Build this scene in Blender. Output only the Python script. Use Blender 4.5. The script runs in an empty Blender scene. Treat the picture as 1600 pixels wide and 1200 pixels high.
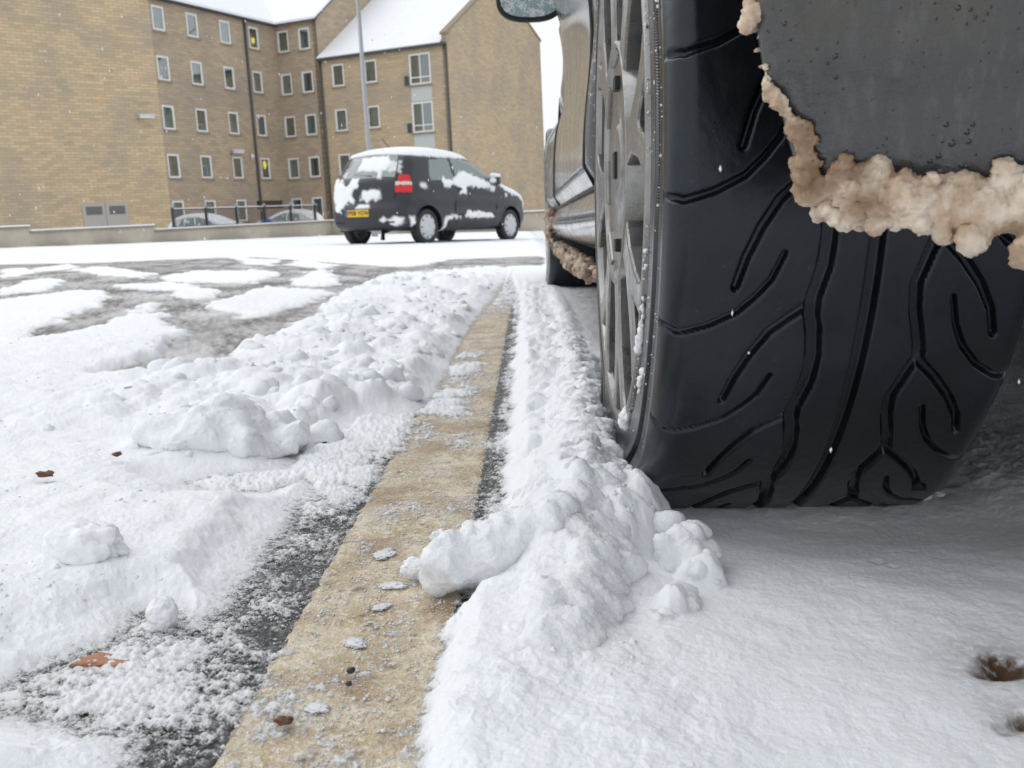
import bpy, bmesh, math, random
import numpy as np
from math import sin, cos, tan, pi, radians, sqrt, atan2
from mathutils import Matrix, Vector

# ------------------------------------------------------------------ camera, sky, sun, exposure
scene = bpy.context.scene
COL = scene.collection
CAM_Z = 0.219
cd = bpy.data.cameras.new('camera')
cam = bpy.data.objects.new('camera', cd); COL.objects.link(cam)
cd.sensor_width = 36.0; cd.lens = 33.75; cd.clip_start = 0.02; cd.clip_end = 2000
cam.matrix_world = Matrix.Translation((0, 0, CAM_Z)) @ Matrix.Rotation(0.0217453, 4, 'Z') @ \
    Matrix.Rotation(pi/2 - 0.18049719, 4, 'X') @ Matrix.Rotation(-0.04796319, 4, 'Z')
cd.dof.use_dof = True; cd.dof.focus_distance = 0.72; cd.dof.aperture_fstop = 23.0
scene.camera = cam

SUN_EL, SUN_AZ = radians(50), radians(-60)          # azimuth measured from +Y towards +X
world = bpy.data.worlds.new('World'); scene.world = world; world.use_nodes = True
nt = world.node_tree; nt.nodes.clear()
o_ = nt.nodes.new('ShaderNodeOutputWorld'); bg = nt.nodes.new('ShaderNodeBackground')
sky = nt.nodes.new('ShaderNodeTexSky'); sky.sky_type = 'NISHITA'; sky.sun_disc = False
sky.sun_elevation = SUN_EL; sky.sun_rotation = SUN_AZ; sky.dust_density = 4; sky.air_density = 1
hs = nt.nodes.new('ShaderNodeHueSaturation'); hs.inputs['Saturation'].default_value = 0.12
mx = nt.nodes.new('ShaderNodeMix'); mx.data_type = 'RGBA'; mx.inputs[0].default_value = 0.85
mx.inputs[7].default_value = (9.0, 9.3, 9.75, 1)      # even cloud deck
nt.links.new(sky.outputs[0], hs.inputs['Color']); nt.links.new(hs.outputs[0], mx.inputs[6])
nt.links.new(mx.outputs[2], bg.inputs[0]); bg.inputs[1].default_value = 0.1
nt.links.new(bg.outputs[0], o_.inputs[0])
sl = bpy.data.lights.new('sun', 'SUN'); sl.energy = 0.55; sl.angle = radians(60); sl.color = (1, .975, .94)
so = bpy.data.objects.new('sun', sl); COL.objects.link(so)
so.rotation_euler = (pi/2 - SUN_EL, 0, pi - SUN_AZ)
vs = scene.view_settings
vs.view_transform = 'Standard'; vs.look = 'None'; vs.exposure = 0.24; vs.gamma = 1; vs.use_curve_mapping = False
scene.cycles.max_bounces = 8; scene.cycles.transparent_max_bounces = 12
scene.cycles.use_denoising = True

# ------------------------------------------------------------------ frames: the car park slopes gently down, away and to the right
_a = math.atan(27/1500.); _b = radians(1.5)
Yg = Vector((0, cos(_a), -sin(_a))); Xg = Vector((cos(_b), 0, -sin(_b))); Xg -= Yg*Xg.dot(Yg); Xg.normalize(); Zg = Xg.cross(Yg)
RG = Matrix(((Xg[0], Yg[0], Zg[0], 0), (Xg[1], Yg[1], Zg[1], 0), (Xg[2], Yg[2], Zg[2], 0), (0, 0, 0, 1)))

def sst(a, b, x):
    t = np.clip((x-a)/(b-a), 0, 1); return t*t*(3-2*t)
def dip(x, y):
    d1 = -((x+14.433)*.91354546-(y-40)*.40673664); d2 = (x+9.98)*.40673664+(y-50)*.91354546     # lower ground behind the retaining wall
    return -.04*sst(4, 15, y) - .12*sst(5, 18, -x)*sst(10, 30, y) - .34*sst(.2, 2.2, np.maximum(d1, d2))

# ------------------------------------------------------------------ noise
def _hash(ix, iy, iz, seed):
    h = (ix.astype(np.int64)*374761393 + iy.astype(np.int64)*668265263 + iz*2147483647 + seed*974711) & 0xffffffff
    h = ((h ^ (h >> 13))*1274126177) & 0xffffffff
    return ((h ^ (h >> 16)) & 0xffff)/65535.0
def pn2(x, y, seed=0):
    ix = np.floor(x); iy = np.floor(y); fx = x-ix; fy = y-iy
    ux = fx*fx*fx*(fx*(fx*6-15)+10); uy = fy*fy*fy*(fy*(fy*6-15)+10)
    def g(dx, dy):
        a = _hash(ix+dx, iy+dy, 0, seed)*2*pi
        return np.cos(a)*(fx-dx)+np.sin(a)*(fy-dy)
    a = g(0, 0); b = g(1, 0); c = g(0, 1); d = g(1, 1)
    return ((a+(b-a)*ux) + ((c+(d-c)*ux)-(a+(b-a)*ux))*uy)*1.5
def fbm(x, y, oct=4, seed=0, gain=.5):
    r = 0; A = 1; T = 0
    for i in range(oct):
        r = r + A*pn2(x, y, seed+i*17); T += A; A *= gain; x = x*2.03+7.1; y = y*2.03+3.7
    return r/T*1.25
def vn3(p, seed=0):
    i = np.floor(p); f = p-i; u = f*f*(3-2*f)
    ii = i.astype(np.int64); r = 0
    for dx in (0, 1):
        for dy in (0, 1):
            for dz in (0, 1):
                w = (u[:, 0] if dx else 1-u[:, 0])*(u[:, 1] if dy else 1-u[:, 1])*(u[:, 2] if dz else 1-u[:, 2])
                r = r + w*_hash(ii[:, 0]+dx, ii[:, 1]+dy, (ii[:, 2]+dz)*31, seed)
    return r*2-1
def fbm3(p, oct=3, seed=0):
    r = 0; A = 1; T = 0
    for k in range(oct):
        r = r + A*vn3(p, seed+k*13); T += A; A *= .5; p = p*2.07+5.3
    return r/T
def worley(x, y, seed=0, jit=.9):
    """rounded lumps: value 1 at cell centres falling to 0, scaled by a random height per cell"""
    ix = np.floor(x); iy = np.floor(y); best = np.zeros_like(x)
    for dx in (-1, 0, 1):
        for dy in (-1, 0, 1):
            cx = ix+dx; cy = iy+dy
            px = cx+.5+jit*(_hash(cx, cy, 1, seed)-.5); py = cy+.5+jit*(_hash(cx, cy, 2, seed)-.5)
            r = .28+.55*_hash(cx, cy, 3, seed); h = _hash(cx, cy, 4, seed)
            d2 = ((x-px)**2+(y-py)**2)/(r*r)
            best = np.maximum(best, h*np.maximum(0, 1-d2)**.85)
    return best
def sd_poly(x, y, poly, pad=.3):
    """signed distance, positive inside"""
    P = np.array(poly, float); out = np.full(x.shape, -pad)
    m = (x > P[:, 0].min()-pad) & (x < P[:, 0].max()+pad) & (y > P[:, 1].min()-pad) & (y < P[:, 1].max()+pad)
    if not m.any(): return out
    X = x[m]; Y = y[m]; d = np.full(X.shape, 1e9); ins = np.zeros(X.shape, bool)
    for i in range(len(P)):
        a = P[i]; b = P[(i+1) % len(P)]; e = b-a; L = e@e+1e-12
        t = np.clip(((X-a[0])*e[0]+(Y-a[1])*e[1])/L, 0, 1)
        d = np.minimum(d, (X-a[0]-t*e[0])**2+(Y-a[1]-t*e[1])**2)
        c = ((a[1] > Y) != (b[1] > Y)) & (X < (b[0]-a[0])*(Y-a[1])/((b[1]-a[1]) if b[1] != a[1] else 1e-12)+a[0])
        ins ^= c
    d = np.sqrt(d); out[m] = np.clip(np.where(ins, d, -d), -pad, pad); return out

# ------------------------------------------------------------------ object helpers
def tag(o, label=None, cat=None, group=None, kind=None):
    if label: o['label'] = label
    if cat: o['category'] = cat
    if group: o['group'] = group
    if kind: o['kind'] = kind
    return o
def npmesh(name, V, F, smooth=True):
    """mesh from arrays; F is an (n,3) or (n,4) array or a list of polygons"""
    me = bpy.data.meshes.new(name)
    V = np.asarray(V, np.float32)
    if isinstance(F, np.ndarray):
        k = F.shape[1]; n = len(F); idx = F.astype(np.int32).ravel(); starts = np.arange(0, n*k, k, dtype=np.int32)
    else:
        idx = np.array([i for f in F for i in f], np.int32); n = len(F)
        ln = np.array([len(f) for f in F]); starts = np.r_[0, np.cumsum(ln)[:-1]].astype(np.int32)
    me.vertices.add(len(V)); me.vertices.foreach_set('co', V.ravel())
    me.loops.add(len(idx)); me.loops.foreach_set('vertex_index', idx)
    me.polygons.add(n); me.polygons.foreach_set('loop_start', starts)
    me.update(calc_edges=True); me.validate()
    if smooth: me.polygons.foreach_set('use_smooth', np.ones(len(me.polygons), bool))
    return me
def link(name, me, mat=None, parent=None, mw=None):
    o = bpy.data.objects.new(name, me); COL.objects.link(o)
    if mat is not None and me is not None and not me.materials: me.materials.append(mat)
    if parent is not None: o.parent = parent
    if mw is not None: o.matrix_local = mw
    return o
def empty(name, mw):
    o = bpy.data.objects.new(name, None); COL.objects.link(o); o.matrix_world = mw; o.empty_display_size = .1
    return o
def boxmesh(name, boxes, bevel=0.0):
    """boxes: list of (x0,x1,y0,y1,z0,z1)"""
    bm = bmesh.new()
    for b in boxes:
        vs_ = [bm.verts.new((b[i], b[2+j], b[4+k])) for i in (0, 1) for j in (0, 1) for k in (0, 1)]
        for f in ((0, 1, 3, 2), (4, 6, 7, 5), (0, 4, 5, 1), (2, 3, 7, 6), (0, 2, 6, 4), (1, 5, 7, 3)):
            bm.faces.new([vs_[q] for q in f])
    if bevel: bmesh.ops.bevel(bm, geom=bm.edges[:], offset=bevel, segments=2, profile=.6, affect='EDGES')
    bmesh.ops.recalc_face_normals(bm, faces=bm.faces[:])
    me = bpy.data.meshes.new(name); bm.to_mesh(me); bm.free(); return me
def prism(name, poly, axis_vec, bevel=0.0):
    """closed polygon (3D points) extruded by axis_vec"""
    n = len(poly); a = [Vector(p) for p in poly]; b = [p+Vector(axis_vec) for p in a]
    bm = bmesh.new(); va = [bm.verts.new(p) for p in a]; vb = [bm.verts.new(p) for p in b]
    bm.faces.new(va); bm.faces.new(vb[::-1])
    for i in range(n): bm.faces.new((va[i], vb[i], vb[(i+1) % n], va[(i+1) % n]))
    bmesh.ops.recalc_face_normals(bm, faces=bm.faces[:])
    if bevel: bmesh.ops.bevel(bm, geom=bm.edges[:], offset=bevel, segments=2, profile=.6, affect='EDGES')
    me = bpy.data.meshes.new(name); bm.to_mesh(me); bm.free(); return me
def tube(name, pts, rad, seg=10):
    pts = [Vector(p) for p in pts]; V = []; F = []
    for i, p in enumerate(pts):
        d = (pts[min(i+1, len(pts)-1)]-pts[max(i-1, 0)]).normalized()
        s = d.orthogonal().normalized() if i == 0 else (s-d*s.dot(d)).normalized()
        c = d.cross(s); r = rad[i] if hasattr(rad, '__len__') else rad
        for k in range(seg):
            a = 2*pi*k/seg; V.append(p+s*(r*cos(a))+c*(r*sin(a)))
    n = len(pts)
    for i in range(n-1):
        for k in range(seg):
            F.append((i*seg+k, i*seg+(k+1) % seg, (i+1)*seg+(k+1) % seg, (i+1)*seg+k))
    F.append(tuple(range(seg))[::-1]); F.append(tuple((n-1)*seg+k for k in range(seg)))
    return npmesh(name, [tuple(v) for v in V], F)
def lathe(name, prof, seg=96, a0=0, a1=2*pi):
    """prof: list of (x, r); axis is x; angle 0 along -y, +90 deg up"""
    prof = np.array(prof, float); full = abs(a1-a0-2*pi) < 1e-6
    A = np.linspace(a0, a1, seg+1)[:seg if full else seg+1]; n = len(A); m = len(prof)
    V = np.stack([np.broadcast_to(prof[:, 0], (n, m)), -np.cos(A)[:, None]*prof[:, 1], np.sin(A)[:, None]*prof[:, 1]], -1).reshape(-1, 3)
    i = np.arange(n if full else n-1); j = np.arange(m-1); I, J = np.meshgrid(i, j, indexing='ij')
    a = I*m+J; b = ((I+1) % n)*m+J
    F = np.stack([a, b, b+1, a+1], -1).reshape(-1, 4)
    return npmesh(name, V, F)
def grid_faces(nr, nc):
    I, J = np.meshgrid(np.arange(nr-1), np.arange(nc-1), indexing='ij'); a = I*nc+J
    return np.stack([a, a+1, a+nc+1, a+nc], -1).reshape(-1, 4)
def compact(V, F, *attrs):
    u, inv = np.unique(F, return_inverse=True)
    return (V[u], inv.reshape(F.shape)) + tuple(a[u] for a in attrs)
_ico = {}
def ico(sub):
    if sub not in _ico:
        bm = bmesh.new(); bmesh.ops.create_icosphere(bm, subdivisions=sub, radius=1)
        _ico[sub] = (np.array([v.co[:] for v in bm.verts]), np.array([[v.index for v in f.verts] for f in bm.faces])); bm.free()
    return _ico[sub]
def addattr(me, name, arr):
    at = me.attributes.new(name, 'FLOAT', 'POINT'); at.data.foreach_set('value', np.asarray(arr, np.float32))

# ------------------------------------------------------------------ materials
class NT:
    def __init__(s, name):
        s.m = bpy.data.materials.new(name); s.m.use_nodes = True; s.t = s.m.node_tree; s.t.nodes.clear()
        s.out = s.n('ShaderNodeOutputMaterial')
    def n(s, typ, **kw):
        nd = s.t.nodes.new(typ)
        for k, v in kw.items(): setattr(nd, k, v)
        return nd
    def set(s, sock, v):
        if hasattr(v, 'is_output'): s.t.links.new(v, sock)
        elif isinstance(v, (tuple, list)) and len(v) == 3 and sock.type == 'RGBA': sock.default_value = (*v, 1)
        else: sock.default_value = v
    def co(s, kind='Object', scale=None):
        c = s.n('ShaderNodeTexCoord').outputs[kind]
        if scale is None: return c
        mp = s.n('ShaderNodeMapping'); s.set(mp.inputs[0], c); mp.inputs['Scale'].default_value = scale; return mp.outputs[0]
    def noise(s, vec, scale, detail=3, rough=.55, out=0):
        nd = s.n('ShaderNodeTexNoise'); s.set(nd.inputs['Vector'], vec); nd.inputs['Scale'].default_value = scale
        nd.inputs['Detail'].default_value = detail; nd.inputs['Roughness'].default_value = rough; return nd.outputs[out]
    def voro(s, vec, scale, out='Distance', feature='F1'):
        nd = s.n('ShaderNodeTexVoronoi', feature=feature); s.set(nd.inputs['Vector'], vec); nd.inputs['Scale'].default_value = scale
        return nd.outputs[out]
    def ramp(s, fac, a, b, ca=0., cb=1.):
        nd = s.n('ShaderNodeMapRange', interpolation_type='SMOOTHSTEP'); s.set(nd.inputs[0], fac)
        nd.inputs[1].default_value = a; nd.inputs[2].default_value = b; nd.inputs[3].default_value = ca; nd.inputs[4].default_value = cb
        return nd.outputs[0]
    def mix(s, fac, a, b):
        nd = s.n('ShaderNodeMix', data_type='RGBA'); s.set(nd.inputs[0], fac); s.set(nd.inputs[6], a); s.set(nd.inputs[7], b); return nd.outputs[2]
    def math(s, op, a, b=0.):
        nd = s.n('ShaderNodeMath', operation=op); s.set(nd.inputs[0], a); s.set(nd.inputs[1], b); return nd.outputs[0]
    def attr(s, name): return s.n('ShaderNodeAttribute', attribute_name=name).outputs['Fac']
    def bump(s, h, strength=.3, dist=.01, normal=None):
        nd = s.n('ShaderNodeBump'); s.set(nd.inputs['Height'], h); nd.inputs['Strength'].default_value = strength; nd.inputs['Distance'].default_value = dist
        if normal is not None: s.set(nd.inputs['Normal'], normal)
        return nd.outputs[0]
    def bsdf(s, **kw):
        nd = s.n('ShaderNodeBsdfPrincipled')
        for k, v in kw.items(): s.set(nd.inputs[k.replace('_', ' ')], v)
        return nd.outputs[0]
    def done(s, sh): s.t.links.new(sh, s.out.inputs[0]); return s.m
def simple(name, col, rough=.5, metal=0., spec=.5, var=.15, vscale=8., bump=0., bscale=80., bdist=.002):
    t = NT(name); c = t.co(); n = t.noise(c, vscale, 4)
    k = t.mix(n, tuple(x*(1-var) for x in col), tuple(min(1, x*(1+var)) for x in col))
    kw = dict(Base_Color=k, Roughness=t.ramp(n, .3, .7, max(0, rough-.06), min(1, rough+.06)), Metallic=metal, Specular_IOR_Level=spec)
    if bump: kw['Normal'] = t.bump(t.noise(c, bscale, 4), bump, bdist)
    return t.done(t.bsdf(**kw))
M = {}
def mk_snow(name, alpha=False, fine=750., tint=(.90, .915, .94), sss=.0, bdist=.0010):
    t = NT(name); c = t.co()
    g = t.noise(c, fine, 3, .7); g2 = t.noise(c, fine*.28, 4, .6)
    h = t.math('ADD', g, t.math('MULTIPLY', g2, 2.))
    nrm = t.bump(h, .6, bdist)
    big = t.noise(c, 2.2, 3)
    col = t.mix(t.ramp(big, .35, .7), tint, tuple(x*.965 for x in tint))
    if alpha:
        st = t.attr('stain'); th = t.attr('thick')
        col = t.mix(t.ramp(th, .0005, .007), (.70, .70, .695), col)
        col = t.mix(t.ramp(t.math('MULTIPLY', st, t.ramp(g2, .25, .6, .55, 1.2)), 0., 1.), col, (.085, .045, .022))
    sh = t.bsdf(Base_Color=col, Roughness=.62, Specular_IOR_Level=.3, Normal=nrm, Subsurface_Weight=sss, Subsurface_Radius=(.010, .011, .012), Subsurface_Scale=1.)
    if alpha:
        tr = t.n('ShaderNodeBsdfTransparent').outputs[0]
        sp = t.math('MULTIPLY', t.math('SUBTRACT', t.math('ADD', t.math('MULTIPLY', g, .6), t.math('MULTIPLY', g2, .6)), .6), .011)
        f = t.ramp(t.math('ADD', th, sp), .0, .0032)
        ms = t.n('ShaderNodeMixShader'); t.set(ms.inputs[0], f); t.t.links.new(tr, ms.inputs[1]); t.t.links.new(sh, ms.inputs[2]); sh = ms.outputs[0]
    return t.done(sh)
M['snow'] = mk_snow('snow_ground', True, sss=.3, bdist=.0009)
M['snow_solid'] = mk_snow('snow_lumps', sss=.28, bdist=.0015)
M['snow_far'] = mk_snow('snow_far', fine=60.); M['snow_crumb'] = mk_snow('snow_crumb', tint=(.925, .935, .95), sss=.0)
t = NT('asphalt'); c = t.co(); v = t.voro(c, 190); n = t.noise(c, 40, 4); n3 = t.noise(c, 3, 3)
col = t.mix(t.ramp(v, .15, .55), (.075, .073, .070), (.022, .022, .023)); col = t.mix(t.ramp(t.noise(c, 330, 2), .58, .72), col, (.19, .18, .165))
col = t.mix(t.ramp(n3, .5, .75, 0, .5), col, (.085, .075, .062))
M['asphalt'] = t.done(t.bsdf(Base_Color=col, Roughness=t.ramp(n, .35, .7, .18, .55), Specular_IOR_Level=.5,
    Normal=t.bump(t.math('SUBTRACT', t.math('MULTIPLY', n, .4), v), .7, .0035)))
t = NT('line_paint'); c = t.co(); n = t.noise(c, 28, 5, .65); f_ = t.noise(c, 260, 3, .7); v = t.voro(c, 170)
col = t.mix(t.ramp(n, .3, .7), (.44, .325, .175), (.74, .64, .465)); col = t.mix(t.ramp(f_, .50, .66, 0, .8), col, (.84, .79, .70))
col = t.mix(t.ramp(t.noise(c, 75, 5, .7), .55, .68, 0, .75), col, (.10, .075, .05))
col = t.mix(t.ramp(t.noise(c, 13, 4), .50, .68, 0, .75), col, (.34, .21, .115))
M['line'] = t.done(t.bsdf(Base_Color=col, Roughness=t.ramp(f_, .3, .7, .22, .6), Specular_IOR_Level=.5,
    Normal=t.bump(t.math('ADD', f_, t.math('MULTIPLY', n, 1.5)), .8, .003)))
t = NT('ice'); c = t.co()
M['ice'] = t.done(t.bsdf(Base_Color=(.93, .945, .96), Roughness=.32, Transmission_Weight=.28, IOR=1.31, Specular_IOR_Level=.5))
def brick(name, c1, c2, mortar, stain=.5, bw=.46, rh=.15):
    t = NT(name); c = t.co()
    sp = t.n('ShaderNodeSeparateXYZ'); t.set(sp.inputs[0], c); cb = t.n('ShaderNodeCombineXYZ'); t.set(cb.inputs[0], sp.outputs[0]); t.set(cb.inputs[1], sp.outputs[2])
    b = t.n('ShaderNodeTexBrick'); t.set(b.inputs['Vector'], cb.outputs[0]); b.offset = .5
    for k, v_ in (('Color1', c1), ('Color2', c2), ('Mortar', mortar)): b.inputs[k].default_value = (*v_, 1)
    b.inputs['Scale'].default_value = 1; b.inputs['Mortar Size'].default_value = .016; b.inputs['Brick Width'].default_value = bw; b.inputs['Row Height'].default_value = rh
    b.inputs['Bias'].default_value = -.1
    mp = t.n('ShaderNodeMapping'); t.set(mp.inputs[0], cb.outputs[0]); mp.inputs['Scale'].default_value = (.55, 2.6, 1)
    n = t.noise(mp.outputs[0], 1.4, 4, .65); n2 = t.noise(c, .35, 4)
    col = t.mix(t.ramp(n, .58, .74, 0, .5), b.outputs[0], tuple(x*y for x, y in zip(c1, (1.18, .92, .62))))
    col = t.mix(t.ramp(n, .28, .40, .45, 0), col, tuple(x*.62 for x in c2))
    col = t.mix(t.ramp(n2, .40, .68, 0, stain), col, tuple(.5*(x+.26) for x in (c2[0]*.8, c2[1]*.82, c2[2]*1.0)))
    return t.done(t.bsdf(Base_Color=col, Roughness=.85, Specular_IOR_Level=.2, Normal=t.bump(b.outputs['Fac'], -.5, .01)))
M['brick_gold'] = brick('stone_gold', (.70, .545, .335), (.50, .405, .265), (.45, .37, .26), .45)
M['brick_grey'] = brick('stone_grey', (.55, .435, .30), (.41, .335, .24), (.38, .31, .235), .45)
M['brick_wing'] = brick('stone_wing', (.64, .50, .32), (.49, .395, .27), (.44, .36, .26), .4)
M['white_pvc'] = simple('white_pvc', (.88, .88, .87), .4, var=.03)
M['sill'] = simple('sill_stone', (.30, .25, .18), .8)
M['dark_metal'] = simple('dark_metal', (.045, .045, .05), .5)
M['drain'] = simple('drainpipe', (.085, .085, .088), .5)
M['grey_metal'] = simple('galvanised', (.36, .38, .39), .42, .6)
M['roof_dark'] = simple('roof_slate', (.07, .07, .078), .7)
M['gutter'] = simple('gutter', (.075, .08, .08), .5)
M['vent'] = simple('vent_paint', (.46, .43, .40), .55, var=.08)
M['panel_white'] = simple('panel_white', (.60, .62, .61), .5, var=.05)
M['render'] = simple('wall_render', (.50, .455, .37), .85, var=.22, vscale=2.5, bump=.3, bscale=30)
M['cam_white'] = simple('camera_white', (.72, .73, .74), .35)
t = NT('glass_window'); fr = t.n('ShaderNodeLayerWeight'); fr.inputs[0].default_value = .5
tr = t.n('ShaderNodeBsdfTransparent'); tr.inputs[0].default_value = (.78, .84, .82, 1); gl = t.n('ShaderNodeBsdfGlossy'); gl.inputs['Roughness'].default_value = .03
ms = t.n('ShaderNodeMixShader'); t.set(ms.inputs[0], t.ramp(fr.outputs['Facing'], .1, 1., .18, .62)); t.t.links.new(tr.outputs[0], ms.inputs[1]); t.t.links.new(gl.outputs[0], ms.inputs[2])
M['pane'] = t.done(ms.outputs[0])
M['rooms'] = [simple('room_%d' % i, c_, .9, var=.3, vscale=3) for i, c_ in enumerate([(.42, .45, .46), (.16, .17, .17), (.58, .61, .62), (.26, .26, .25)])]
def emit(name, col, st):
    t = NT(name); e = t.n('ShaderNodeEmission'); e.inputs[0].default_value = (*col, 1); e.inputs[1].default_value = st; return t.done(e.outputs[0])
M['lamp'] = emit('lamp_globe', (1, .80, .12), 1.6)

# ------------------------------------------------------------------ ground sheet (asphalt), parking line
def psheet(rows, cols):
    Y = np.asarray(rows)[:, None]*np.ones(len(cols))[None]; X = Y*np.asarray(cols)[None]
    return X.ravel(), Y.ravel()
gy = np.r_[-60, -20, -5, -1, np.geomspace(.25, 20, 60), np.linspace(21, 60, 40), 80, 130, 260, 500]
gx = np.r_[-500, -260, -120, np.linspace(-60, 60, 121), 120, 260, 500]
GX, GY = np.meshgrid(gx, gy); gxx, gyy = GX.ravel(), GY.ravel()
ground = link('car_park_ground', npmesh('car_park_ground', np.stack([gxx, gyy, dip(gxx, gyy)], -1), grid_faces(len(gy), len(gx))), M['asphalt'], mw=RG)
tag(ground, 'wet dark asphalt of the car park under the snow', kind='structure')
LX0, LX1 = -.1415, -.0475
ly = np.geomspace(.15, 9, 900); rg = np.random.default_rng(3)
e0 = LX0+.0045*fbm(ly*45, ly*0, 5, 5, .65); e1 = LX1+.0045*fbm(ly*45, ly*0+9, 5, 6, .65)
cc_ = np.linspace(0, 1, 26); PX = e0[:, None]*(1-cc_)+e1[:, None]*cc_; PY = ly[:, None]*np.ones(26)
pz = .0014+.0007*fbm(PX*160, PY*160, 3, 8)+.0007*fbm(PX*40, PY*40, 3, 9); pz[:, 0] = pz[:, -1] = -.001; pz[:, 1] *= .6; pz[:, -2] *= .6
line = link('parking_line', npmesh('parking_line', np.stack([PX.ravel(), PY.ravel(), (pz+dip(PX, PY)).ravel()], -1), grid_faces(900, 26)), M['line'], mw=RG)
tag(line, 'yellowed painted bay line running away across the wet asphalt', kind='structure')

# ------------------------------------------------------------------ snow cover
ISLANDS = [
 [(-3.54, 6.45), (-3.43, 6.61), (-2.9, 5.67), (-2.8, 5.1)],
 [(-2.21, 4.02), (-2.36, 4.45), (-2.48, 4.97), (-2.2, 4.5), (-1.91, 3.84), (-1.99, 3.6)],
 [(-3.43, 6.61), (-3.53, 7.44), (-2.96, 6.37), (-3.0, 5.89)],
 [(-2.91, 6.14), (-3.02, 6.75), (-2.05, 5.29), (-1.86, 4.66), (-2.32, 5.18)],
 [(-1.82, 3.29), (-1.79, 3.51), (-1.82, 3.81), (-1.66, 3.69), (-1.42, 3.19), (-1.27, 2.73), (-1.15, 2.24), (-1.07, 1.92), (-1.6, 2.3)],
 [(-1.74, 4.09), (-1.57, 4.17), (-1.43, 4.03), (-1.15, 3.6), (-1.03, 3.17), (-1.06, 3.04), (-1.21, 3.28), (-1.33, 3.62), (-1.55, 3.73)],
 [(-1.85, 4.84), (-1.9, 5.46), (-1.45, 5.42), (-1.23, 4.72), (-1.13, 4.02), (-1.34, 4.09), (-1.6, 4.33)],
 [(-.98, 2.94), (-1.0, 3.38), (-1.04, 3.77), (-.75, 3.48), (-.66, 3.28), (-.64, 2.71), (-.69, 2.42), (-.73, 2.39)],
 [(-1.07, 2.58), (-1.16, 2.83), (-1.17, 2.96), (-1.03, 2.69)],
 [(-.96, 3.87), (-1.16, 5.12), (-1.07, 5.23), (-.76, 3.84), (-.81, 3.65)],
 [(-2.6, 8.55), (-1.9, 7.48), (-1.64, 6.21), (-1.88, 6.47)],
 [(-1.58, 6.29), (-1.72, 7.36), (-1.17, 5.95), (-1.15, 5.35)]]
BARE = [(-4.9, 7.98), (-3.58, 7.77), (-2.78, 8.69), (-2.42, 8.63), (-1.23, 6.33), (-.65, 5.37), (-.54, 6.7), (.13, 7.2), (.1, 5.34), (-.43, 4.85),
 (-.66, 4.48), (-.66, 3.56), (-.62, 3.06), (-.55, 2.41), (-.53, 1.94), (-.52, 1.55), (-.556, 1.4), (-.674, 1.44), (-.668, 1.58), (-.725, 2.0),
 (-.84, 2.3), (-.95, 2.53), (-1.04, 2.57), (-1.057, 2.26), (-1.036, 1.96), (-1.1, 1.75), (-2.5, 2.6), (-5, 5)]
F1 = [(-.14, .741), (-.182, .735), (-.18, .647), (-.177, .572), (-.177, .521), (-.185, .49), (-.203, .491), (-.224, .513), (-.229, .479), (-.243, .457),
 (-.256, .439), (-.27, .423), (-.25, .405), (-.226, .404), (-.196, .397), (-.165, .391), (-.139, .33), (-.12, .33), (-.12, .454), (-.12, .549)]
F2 = [(-.302, .806), (-.269, .834), (-.224, .838), (-.227, .927), (-.214, .955), (-.191, 1.05), (-.134, 1.12), (-.12, .868), (-.12, .732), (-.173, .762), (-.205, .83), (-.23, .777), (-.269, .779)]
CREST = [(.085, 3.4, .014), (.078, 2.2, .026), (.062, 1.5, .036), (.06, 1.15, .046), (.042, .85, .052), (.037, .75, .056), (.027, .63, .062), (.02, .57, .053), (.014, .51, .041), (.009, .47, .031), (.003, .43, .022), (-.005, .37, .012)]
MOUNDS = [  # x, y, rx, ry, height
 (-.305, .915, .085, .055, .046), (-.255, .95, .05, .045, .040), (-.36, .95, .06, .05, .032), (-.25, 1.10, .06, .045, .047), (-.195, 1.14, .045, .04, .040),
 (-.335, 1.08, .05, .05, .03), (-.345, 1.42, .07, .06, .036), (-.25, 1.35, .05, .05, .03), (-.35, 1.72, .08, .07, .038), (-.27, 1.75, .06, .06, .03), (-.28, 2.0, .07, .08, .036),
 (-.42, 2.15, .08, .09, .032), (-.3, 2.45, .08, .1, .034), (-.45, 2.7, .1, .1, .03), (-.3, 3.0, .09, .12, .036), (-.45, 3.3, .1, .12, .03), (-.3, 3.7, .1, .15, .036), (-.18, 3.2, .06, .1, .03),
 (.088, .555, .022, .02, .040), (.094, .535, .016, .016, .030), (.072, .495, .014, .02, .026), (.062, .478, .012, .014, .020), (.05, .60, .03, .05, .052), (.066, .64, .03, .06, .05),
 (-.28, .575, .03, .018, .030), (-.30, .56, .02, .015, .027), (.045, .44, .03, .03, .017), (-.02, .40, .03, .03, .02)]
STAINS = [(.215, .418, .032, .42), (.198, .368, .026, .34), (.205, .56, .02, .12), (.213, .419, .013, 1.2), (.203, .412, .009, .8), (.226, .413, .009, .7), (.208, .566, .006, .5), (.213, .556, .004, .4), (.198, .368, .009, .8), (.186, .362, .007, .5), (.12, .47, .010, .12), (.10, .50, .012, .10)]
def polyline_ridge(x, y, pts, wid):
    out = np.zeros_like(x)
    for (x0, y0, h0), (x1, y1, h1) in zip(pts[:-1], pts[1:]):
        ex, ey = x1-x0, y1-y0; L = ex*ex+ey*ey
        tt = np.clip(((x-x0)*ex+(y-y0)*ey)/L, 0, 1)
        d = np.sqrt((x-x0-tt*ex)**2+(y-y0-tt*ey)**2); h = h0+(h1-h0)*tt
        w = wid*(.55+h/.06*.6)
        out = np.maximum(out, h*np.maximum(0, 1-(d/w)**2)**1.15)
    return out
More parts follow.
